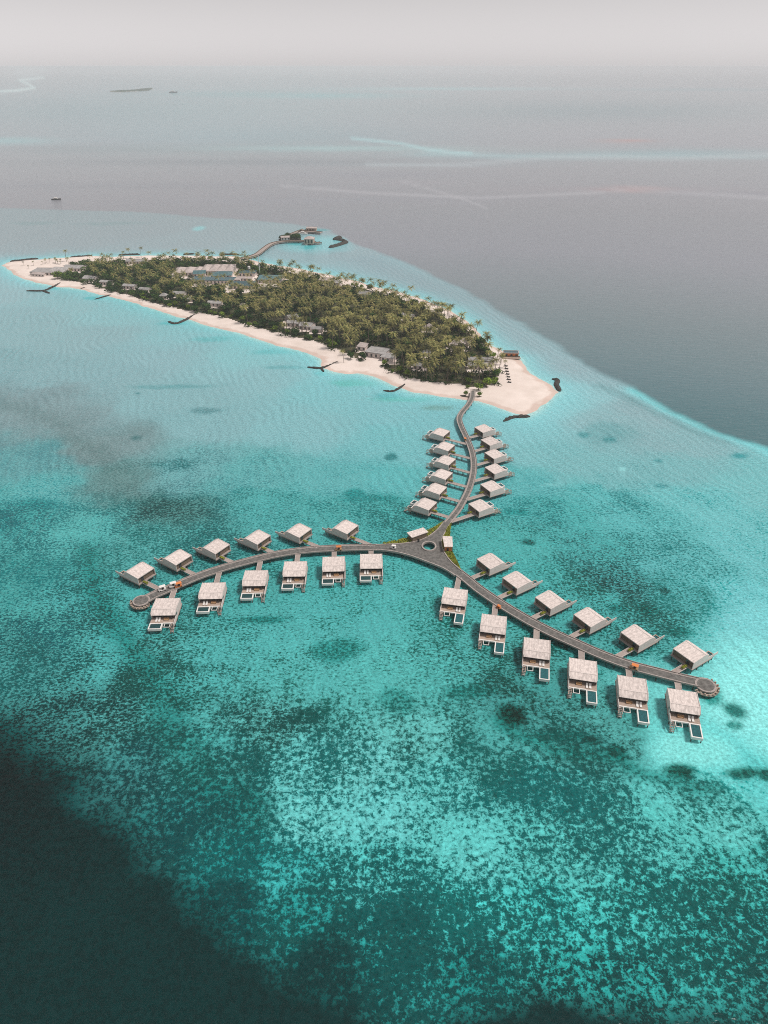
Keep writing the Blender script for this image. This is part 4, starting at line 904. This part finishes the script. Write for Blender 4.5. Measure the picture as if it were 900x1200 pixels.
# planting strips by the junction
def planting(pts, label):
    poly = GL(pts, DZ-.1); cx = sum(p[0] for p in poly)/len(poly); cy = sum(p[1] for p in poly)/len(poly)
    t = empty('planting_bed', (cx, cy, 0)); tag(t, label, 'planting bed')
    pl = [(a-cx, b-cy) for a, b in poly]; m = MB(); m.prism(pl, DZ-.7, DZ-.15); m.build('bed', M['grass'], t)
    xs = [p[0] for p in pl]; ys = [p[1] for p in pl]; n = 6000
    C = np.stack([rng.uniform(min(xs), max(xs), n), rng.uniform(min(ys), max(ys), n)], 1); C = C[inside(C[:, 0], C[:, 1], pl)]; n = len(C)
    h = .2+.5*vnoise(C[:, 0]*.6, C[:, 1]*.6, 3)
    c = np.stack([C[:, 0], C[:, 1], DZ-.15+h], 1); v = rng.normal(size=(n, 3)); v[:, 2] += 1.2; v /= np.linalg.norm(v, axis=1)[:, None]
    a = np.cross(v, (.3, .5, .2)); a /= np.linalg.norm(a, axis=1)[:, None]; b = np.cross(v, a); s = .38
    V = np.stack([c-a*s, c-b*s, c+a*s, c+b*s], 1).reshape(-1, 3); link('foliage', np_mesh('foliage', V, [np.arange(len(V)).reshape(-1, 4)], M['grass']), t)
planting([(447,637),(466,633.5),(482,629.5),(494,625.5),(503,620.8),(520.5,611.3),(512,621),(501,629),(487,634.6),(467,637)], 'yellow-green planting strip along the left side of the junction')
planting([(522.5,622.5),(528.6,613),(527,627),(528,634),(527,645.5),(519.5,645),(517.6,635.5),(519.8,628)], 'green planting bed under the small right pavilion')
planting([(521,646.5),(529.5,646),(533,653),(537,661),(539.5,667.5),(534,662.8),(526.3,655)], 'yellow-green planting wedge pointing along the right arm')

def pavilion(corn, h, label, wm):
    q = GL(corn, DZ+h); cx = sum(p[0] for p in q)/4; cy = sum(p[1] for p in q)/4
    t = empty('junction_pavilion', (cx, cy, DZ)); tag(t, label, 'pavilion'); q = [(a-cx, b-cy) for a, b in q]
    m = MB(); m.prism(q, h-.28, h); m.build('roof', M['roof'], t)
    k = [(a*.86, b*.86) for a, b in q]; m = MB(); m.prism(k, -.2, h-.3); m.build('wall', M[wm], t)
    for a, b in q:
        m = MB(); m.box(a*.95-.1, a*.95+.1, b*.95-.1, b*.95+.1, -.3, h-.3); m.build('post', M['wood'], t)
    a, b = (k[3], k[2]); m = MB(); d0 = (a[0]*.6+b[0]*.4, a[1]*.6+b[1]*.4); m.box(d0[0]-.5, d0[0]+.5, min(a[1], d0[1])-.06, min(a[1], d0[1])+.06, 0, 2.1); m.build('door', M['glass'], t)
pavilion([(476.7,624),(496,618),(502,623.3),(482.7,630)], 3.2, 'long pale-roofed pavilion on the left side of the junction', 'wood')
pavilion([(518.7,628),(530,628.7),(530.7,640.7),(520.7,640.7)], 3.4, 'square pale-roofed pavilion with orange wall right of the junction', 'orange')

# walkways
def walkway(x, y, a, dist, label, plants, w=2.6, edge=2.4):
    L_ = dist-edge-4.75
    t = empty('walkway', (x+math.cos(a)*4.75, y+math.sin(a)*4.75, 0), a-math.pi/2); tag(t, label, 'walkway')
    m = MB(); m.box(-w/2, w/2, -.1, L_, DZ-.3, DZ-.02); m.build('deck', M['deck'], t)
    m = MB(); m.box(-w/2-.02, -w/2+.1, 0, L_, DZ-.02, DZ+.14); m.box(w/2-.1, w/2+.02, 0, L_, DZ-.02, DZ+.14); m.build('edge_rail', M['wallpale'], t)
    for k in range(max(1, int(L_/3.2))):
        for s in (-1, 1):
            m = MB(); m.cyl((s*(w/2-.2), 1+k*3.2, -1.4), (s*(w/2-.2), 1+k*3.2, DZ-.3), .13, .13, 6); m.build('pile', M['pile'], t)
    return t
pl_box = MB(); pl_box.box(-.55, .55, 0, 3.4, -.3, .3)
def planter_meshes():
    n = 260; c = np.stack([rng.uniform(-.6, .6, n), rng.uniform(0, 3.4, n), .35+rng.uniform(0, .7, n)], 1); v = rng.normal(size=(n, 3)); v[:, 2] += .8; v /= np.linalg.norm(v, axis=1)[:, None]
    a = np.cross(v, (.3, .5, .2)); a /= np.linalg.norm(a, axis=1)[:, None]; b = np.cross(v, a); s = .28
    V = np.stack([c-a*s, c-b*s, c+a*s, c+b*s], 1).reshape(-1, 3)
    return pl_box.mesh('trough', M['deck']), np_mesh('foliage', V, [np.arange(len(V)).reshape(-1, 4)], M['grass'])
PT, PF = planter_meshes()

ORD = ['first', 'second', 'third', 'fourth', 'fifth', 'sixth']
ROWS = [
 ('far row of left jetty', 'from round end', [(166.8,669.6),(211.2,654.2),(256.5,641.5),(305,630.7),(353.5,622.8),(408.8,618.7)], 146, 'E', LJ),
 ('near row of left jetty', 'from round end', [(194,709.2),(248.6,690.5),(299,675.8),(345.6,665),(391,659.3),(435,656)], -88, 'A', LJ),
 ('far row of right jetty', 'from junction', [(573,658.2),(604,680.2),(643,703.5),(689,724),(745,745),(807.5,764.5)], 33, 'F', RJ),
 ('near row of right jetty', 'from junction', [(533,697.5),(578.5,729.5),(629.3,758),(683.5,783),(741.5,804),(801.5,820)], -102, 'B', RJ),
 ('left side of island jetty', 'from island', [(516,506),(521.4,522.6),(522,538.9),(518,555.3),(510.8,572.2),(498.5,590)], 150, 'C', MJ),
 ('right side of island jetty', 'from island', [(568,501.8),(575.8,516.4),(580.7,531.7),(581.4,549),(576.8,569.2),(563.5,592)], 29, 'D', MJ)]
PROTO = {'E': villa('E', False, True, 3.0, 2.6, True), 'F': villa('F', True, True, 3.0, 2.6, True), 'A': villa('A', False, True, 5.4, 3.8), 'B': villa('B', True, True, 3.9, 6.4), 'C': villa('C', False, False, 4.4, 3.0), 'D': villa('D', True, False, 4.4, 3.0)}
usedp = set(); VILLAS = []
for rname, frm, cs, hd, ty, JL in ROWS:
    for i, (px, py) in enumerate(cs):
        x, y = G(px, py, DZ+3.4)
        if ty in 'EF': sh = 2.2 if ty == 'E' else 1.3; x += math.cos(R(hd))*sh; y += math.sin(R(hd))*sh
        o = PROTO[ty] if ty not in usedp else copy_tree(PROTO[ty]); usedp.add(ty)
        a = R(hd + random.uniform(-1, 1))
        o.location = (x, y, DZ); o.rotation_euler = (0, 0, a-math.pi/2)
        if ty in 'CD': o.scale = (.92, .9, .95)
        if ty in 'EF': o.scale = (.93, .93, 1)
        tag(o, 'pale-roofed overwater villa, %s %s, %s' % (ORD[i], frm, rname), 'villa', 'overwater villas along the jetties')
        VILLAS.append((x, y, a, ty, rname, i))
        off = {'E': -2.1, 'F': 2.1, 'C': -1.0, 'D': 1.0}.get(ty, 0)
        vx, vy = x, y; x, y = x+math.cos(a-math.pi/2)*off, y+math.sin(a-math.pi/2)*off
        w = nearest_on_ray(x, y, a+math.pi, JL)
        if w is None: w = 16; print('no hit', rname, i)
        jw = 1.9 if JL is MJ else 2.45
        ang = a+math.pi
        # slant of the walkway against the jetty
        walkway(x, y, ang, w, 'walkway to villa, %s %s, %s' % (ORD[i], frm, rname), ty, 2.3, jw*1.12)
        if 'near' not in rname:
            t = empty('planter', (x+math.cos(ang)*5.15+math.cos(ang+1.57)*.5*(-1 if ty in 'EC' else 1), y+math.sin(ang)*5.15+math.sin(ang+1.57)*.5*(-1 if ty in 'EC' else 1), DZ), ang-math.pi/2)
            if ty in 'CD': t.location.x += math.cos(ang+1.57)*(1.9 if ty == 'D' else 0)*-1; t.location.y += math.sin(ang+1.57)*(1.9 if ty == 'D' else -1.9*1)*-1
            t.location.z = DZ+.3; t.scale = (.75, .8, .7)
            tag(t, 'planter at villa door, %s %s, %s' % (ORD[i], frm, rname), 'planter', 'planters by the villa doors')
            link('trough', PT, t); link('foliage', PF, t)
        if 'near' in rname:
            x, y = vx, vy
            def loc(lx, ly): c, s = math.cos(a-math.pi/2), math.sin(a-math.pi/2); return (x+lx*c-ly*s, y+lx*s+ly*c, DZ+.052)
            ms = -1 if ty == 'B' else 1
            o2 = link('sofa', sofam); o2.location = loc(ms*-1.2, 5.6); o2.rotation_euler = (0, 0, a+math.pi/2); tag(o2, 'tan terrace sofa, %s villa %s, %s' % (ORD[i], frm, rname), 'sofa', 'terrace sofas')
            for q in range(2):
                o2 = link('sun_lounger', loum); o2.location = loc(ms*(1.7+q*1.2), 6.0); o2.rotation_euler = (0, 0, a+math.pi/2); tag(o2, 'white terrace lounger, %s villa %s, %s' % (ORD[i], frm, rname), 'sun lounger', 'white loungers %s villa %s' % (ORD[i], rname))

# ================================================================== GOLF CARTS
def cart(px, py, rz, roofmat, bodymat, label, s=1.0):
    x, y = G(px, py, DZ+1); t = empty('golf_cart', (x, y, DZ+.03), R(rz)); t.scale = (s, s, s); tag(t, label, 'golf cart', None)
    m = MB(); m.profile_x([(-1.3, .3), (1.2, .3), (1.35, .75), (.9, .95), (.6, .55), (-.2, .55), (-.3, .8), (-1.3, .85)], -.6, .6); m.build('body', M[bodymat], t)
    m = MB(); m.box(-.55, .55, -.4, .1, .8, .95); m.box(-.55, .55, -.5, -.4, .8, 1.4); m.build('seat', M['dark'], t)
    m = MB(); m.box(-.68, .68, -1.25, .85, 1.85, 1.95); m.build('roof', M[roofmat], t)
    for a in (-.6, .56):
        for b in (-1.15, .75): m = MB(); m.box(a, a+.05, b, b+.05, .8, 1.85); m.build('post', M['metal'], t)
    for a in (-.62, .47):
        for b in (-.85, .85): m = MB(); m.cyl((a, b, .25), (a+.16, b, .25), .25, .25, 10); m.build('wheel', M['tyre'], t)
cart(190, 690, 118, 'white', 'white', 'white golf cart nearest the left round platform', 1.25)
cart(202.5, 685.8, 118, 'white', 'white', 'white golf cart beside an orange one on the left arm', 1.25)
cart(209, 686, 118, 'orange', 'orange', 'orange golf cart beside a white one on the left arm', 1.2)
cart(396.5, 643, 94, 'orange', 'tan', 'orange-topped cart on the left arm near the junction', 1.2)
cart(461, 641, 80, 'white', 'white', 'lone white cart driving onto the junction', 1.0)
cart(584.5, 710.5, 40, 'orange', 'orange', 'small orange cart by the second near villa walkway, right arm', .8)
cart(743, 782, 60, 'orange', 'tan', 'orange-topped cart far along the right arm', 1.2)
cart(545, 514.5, 15, 'orange', 'tan', 'tiny orange cart on the island jetty', .9)

# ================================================================== ARRIVAL JETTY BEHIND THE ISLAND
AJ = smooth_line(GL([(284,303),(300,298.5),(309,292),(316,287),(323,284.3),(334.7,282.8),(353,282.6),(364,282.6)], 2.2), 4)
def far_jetty(L, w, label, side=True):
    t = empty('far_jetty', (L[0][0], L[0][1], 0)); tag(t, label, 'jetty'); Q = L-L[0]
    m = MB(); ribbon(m, Q, -w/2, w/2, 1.6, 2.2); m.build('deck', M['deck'], t)
    for a in (-w/2, w/2-.3): m = MB(); ribbon(m, Q, a, a+.3, 2.203, 3.0); m.build('railing', M['wood'], t)
    N = normals2(Q)
    for i in range(0, len(Q), 3):
        for s in (-1, 1): p = Q[i]+N[i]*s*(w/2-.6); m = MB(); m.cyl((p[0], p[1], -1.5), (p[0], p[1], 1.6), .35, .35, 6); m.build('pile', M['pile'], t)
far_jetty(AJ, 7, 'curved pale jetty running out from the back of the island')
far_jetty(smooth_line(GL([(329,279),(340,275.2),(350,271.2),(357,268.8)], 2.2), 4), 7, 'straight pale jetty behind the rocky green mound at the far harbour')
far_jetty(smooth_line(GL([(350,270.8),(362,271.4),(376.5,272.6)], 2.2), 4), 8, 'dark quay at the outer end of the far harbour')
far_jetty(smooth_line(GL([(366,284),(371,285.2),(376,284.6)], 1.6), 4), 6, 'short dark dock beside the brown harbour pavilion')
IB('harbour_pavilion', 'pale-roofed brown pavilion at the end of the curved far jetty', 'pavilion', 362.5, 278.8, 13, 14, 6, -4, 'hip', 'pink', z=2.2, wallmat='deckbrown')
IB('harbour_pavilion', 'low pale-roofed shelter on the outer far quay', 'pavilion', 365, 266.8, 15, 12, 3.4, -4, 'flat', 'pink', z=2.2, wallmat='deckbrown')
IB('harbour_house', 'small pale building among green at the far harbour mound', 'house', 334, 277.5, 12, 9, 3.5, 10, 'gable', 'pink', z=1.6)
# green rocky mound
gm = GL([(327,281.5),(331,278.5),(338,275.8),(346,275.5),(352,278.5),(353,281.7),(340,281.9)])
cxm = sum(p[0] for p in gm)/len(gm); cym = sum(p[1] for p in gm)/len(gm)
m = MB(); m.prism(gm, -1.2, 1.1); o = m.build('harbour_mound', M['rockbrown']); tag(o, 'low rocky mound with shrubs inside the far harbour', 'mound')
for i in range(22):
    q = random.random(); px = 329+q*23; py = 281-(random.random()*3.4)*(1 if q > .25 else .4)
    x, y = G(px, py, 1.1); t = put_tree(x, y, random.choice((0, 1, 3)), random.uniform(.55, .85), random.uniform(0, 6), 'small dark shrub on the far harbour mound', 'shrubs on the harbour mound', 'shrub', 'shrub'); t.location.z = .9

def boat(px, py, L_, rz, label, cabin=True, hullmat='white'):
    x, y = G(px, py, 0); t = empty('boat', (x, y, 0), R(rz)); tag(t, label, 'boat'); B = L_*.16
    m = MB(); st = [(-L_/2, .9, 1.0), (-L_/4, 1.0, 1.0), (L_*.1, 1.0, 1.05), (L_*.32, .7, 1.25), (L_/2, .04, 1.6)]; vs = []
    for xx, bw, hh in st: vs += [(xx, -B*bw, hh*L_*.09), (xx, B*bw, hh*L_*.09), (xx, -B*bw*.7, -.4), (xx, B*bw*.7, -.4)]
    fs = []
    for i in range(4): a = i*4; b = a+4; fs += [(a, b, b+1, a+1), (a, a+2, b+2, b), (a+1, b+1, b+3, a+3), (a+2, a+3, b+3, b+2)]
    fs += [(0, 1, 3, 2), (16, 18, 19, 17)]; m.quadmesh(vs, fs); m.build('hull', M[hullmat], t)
    if cabin:
        z = L_*.09; m = MB(); m.box(-L_*.3, L_*.15, -B*.72, B*.72, z, z+L_*.09); m.box(-L_*.18, L_*.08, -B*.55, B*.55, z+L_*.09, z+L_*.15); c = m.build('cabin', M['white'], t)
        m = MB(); m.box(-L_*.25, L_*.1, -B*.722-.05, B*.722+.05, z+L_*.035, z+L_*.07); m.build('window', M['glass'], c)
boat(354, 274.2, 15, 175, 'large white motor yacht moored inside the far harbour')
boat(359, 286.6, 11, 100, 'white motor boat moored in front of the brown harbour pavilion')
boat(347.5, 277.8, 6, 150, 'small white boat tied beside the rocky green mound', False)
boat(66, 234, 16, 10, 'small dark boat alone on open water at the left', True, 'dark')
boat(203, 108.6, 75, 5, 'tiny dark vessel right of the distant islet', True, 'dark')

# distant islet
def islet():
    pts = GL([(127,107.8),(140,106.9),(158,106.0),(170,104.5),(179,103.6),(178,104.6),(172,106.4),(158,107.2),(140,108.2)])
    m = MB(); m.prism(pts, -1, 1.2); o = m.build('distant_islet', SAND); tag(o, kind='structure')
    cx = sum(p[0] for p in pts)/len(pts); cy = sum(p[1] for p in pts)/len(pts)
    n = 2600; C = np.stack([rng.uniform(min(p[0] for p in pts), max(p[0] for p in pts), n*4), rng.uniform(min(p[1] for p in pts), max(p[1] for p in pts), n*4)], 1)
    C = C[inside(C[:, 0], C[:, 1], [((a-cx)*.94+cx, (b-cy)*.9+cy) for a, b in pts])][:n]
    leaf_mass([(a, b, 0) for a, b in C], 'distant_islet_forest', 'dark thin line of trees on the distant islet', LEAF_MASS, 20, 7, 5, 9)
islet()

# prototypes done
bpy.data.objects.remove(PROT)

# ================================================================== HAZE, LIGHT, SKY, CAMERA
hz = MB(); hz.box(-66000, 66000, -66000, 66000, -4, H+6)
hm = bpy.data.materials.new('haze_air'); hm.use_nodes = True; nt = hm.node_tree
nt.nodes.remove(nt.nodes['Principled BSDF'])
pv = nt.nodes.new('ShaderNodeVolumePrincipled'); pv.inputs['Density'].default_value = 0.00008; pv.inputs['Color'].default_value = (.97, .97, .985, 1); pv.inputs['Anisotropy'].default_value = 0.0
nt.links.new(pv.outputs[0], nt.nodes['Material Output'].inputs['Volume'])
ho = hz.build('haze', hm); tag(ho, 'thin pale sea haze over the whole scene', 'haze', kind='stuff')

SUN_EL, SUN_AZ = 61.0, 98.0        # azimuth clockwise from +Y (view direction): back right
w = bpy.data.worlds.new('World'); SC.world = w; w.use_nodes = True; nt = w.node_tree; bg = nt.nodes['Background']
sky = nt.nodes.new('ShaderNodeTexSky'); sky.sky_type = 'NISHITA'; sky.sun_disc = False; sky.sun_elevation = R(SUN_EL); sky.sun_rotation = R(SUN_AZ)
sky.air_density = 1.8; sky.dust_density = 0.25; sky.ozone_density = 1.0; sky.altitude = 0
hs = nt.nodes.new('ShaderNodeHueSaturation'); hs.inputs['Saturation'].default_value = 0.03
tint = nt.nodes.new('ShaderNodeMix'); tint.data_type = 'RGBA'; tint.blend_type = 'MULTIPLY'; tint.inputs['Factor'].default_value = 1; tint.inputs['B'].default_value = (1.015, .985, 1.0, 1)
nt.links.new(sky.outputs[0], hs.inputs['Color']); nt.links.new(hs.outputs[0], tint.inputs['A']); nt.links.new(tint.outputs['Result'], bg.inputs['Color']); bg.inputs['Strength'].default_value = 0.072
sl = bpy.data.lights.new('sun', 'SUN'); sl.energy = 2.6; sl.angle = R(12); sl.color = (1.0, .95, .9)
so = bpy.data.objects.new('sun', sl); COL.objects.link(so)
from mathutils import Vector
sd_ = Vector((math.sin(R(SUN_AZ))*math.cos(R(SUN_EL)), math.cos(R(SUN_AZ))*math.cos(R(SUN_EL)), math.sin(R(SUN_EL))))
so.rotation_euler = sd_.to_track_quat('Z', 'Y').to_euler(); so.location = (100, 0, 400)

cam = bpy.data.cameras.new('camera'); cam.sensor_fit = 'VERTICAL'; cam.sensor_height = 24; cam.lens = F/1200*24; cam.clip_start = 1; cam.clip_end = 250000
co = bpy.data.objects.new('camera', cam); COL.objects.link(co); co.location = (0, 0, H); co.rotation_euler = (math.pi/2-P, 0, 0); SC.camera = co
vs = SC.view_settings; vs.view_transform = 'Standard'; vs.look = 'None'; vs.gamma = 1; vs.use_curve_mapping = False; vs.exposure = 0.3
SC.display_settings.display_device = 'sRGB'
SC.cycles.use_denoising = False; SC.cycles.max_bounces = 6; SC.cycles.volume_bounces = 3; SC.cycles.transparent_max_bounces = 8
SC.cycles.use_adaptive_sampling = True; SC.cycles.pixel_filter_type = 'BLACKMAN_HARRIS'; SC.cycles.filter_width = 1.0
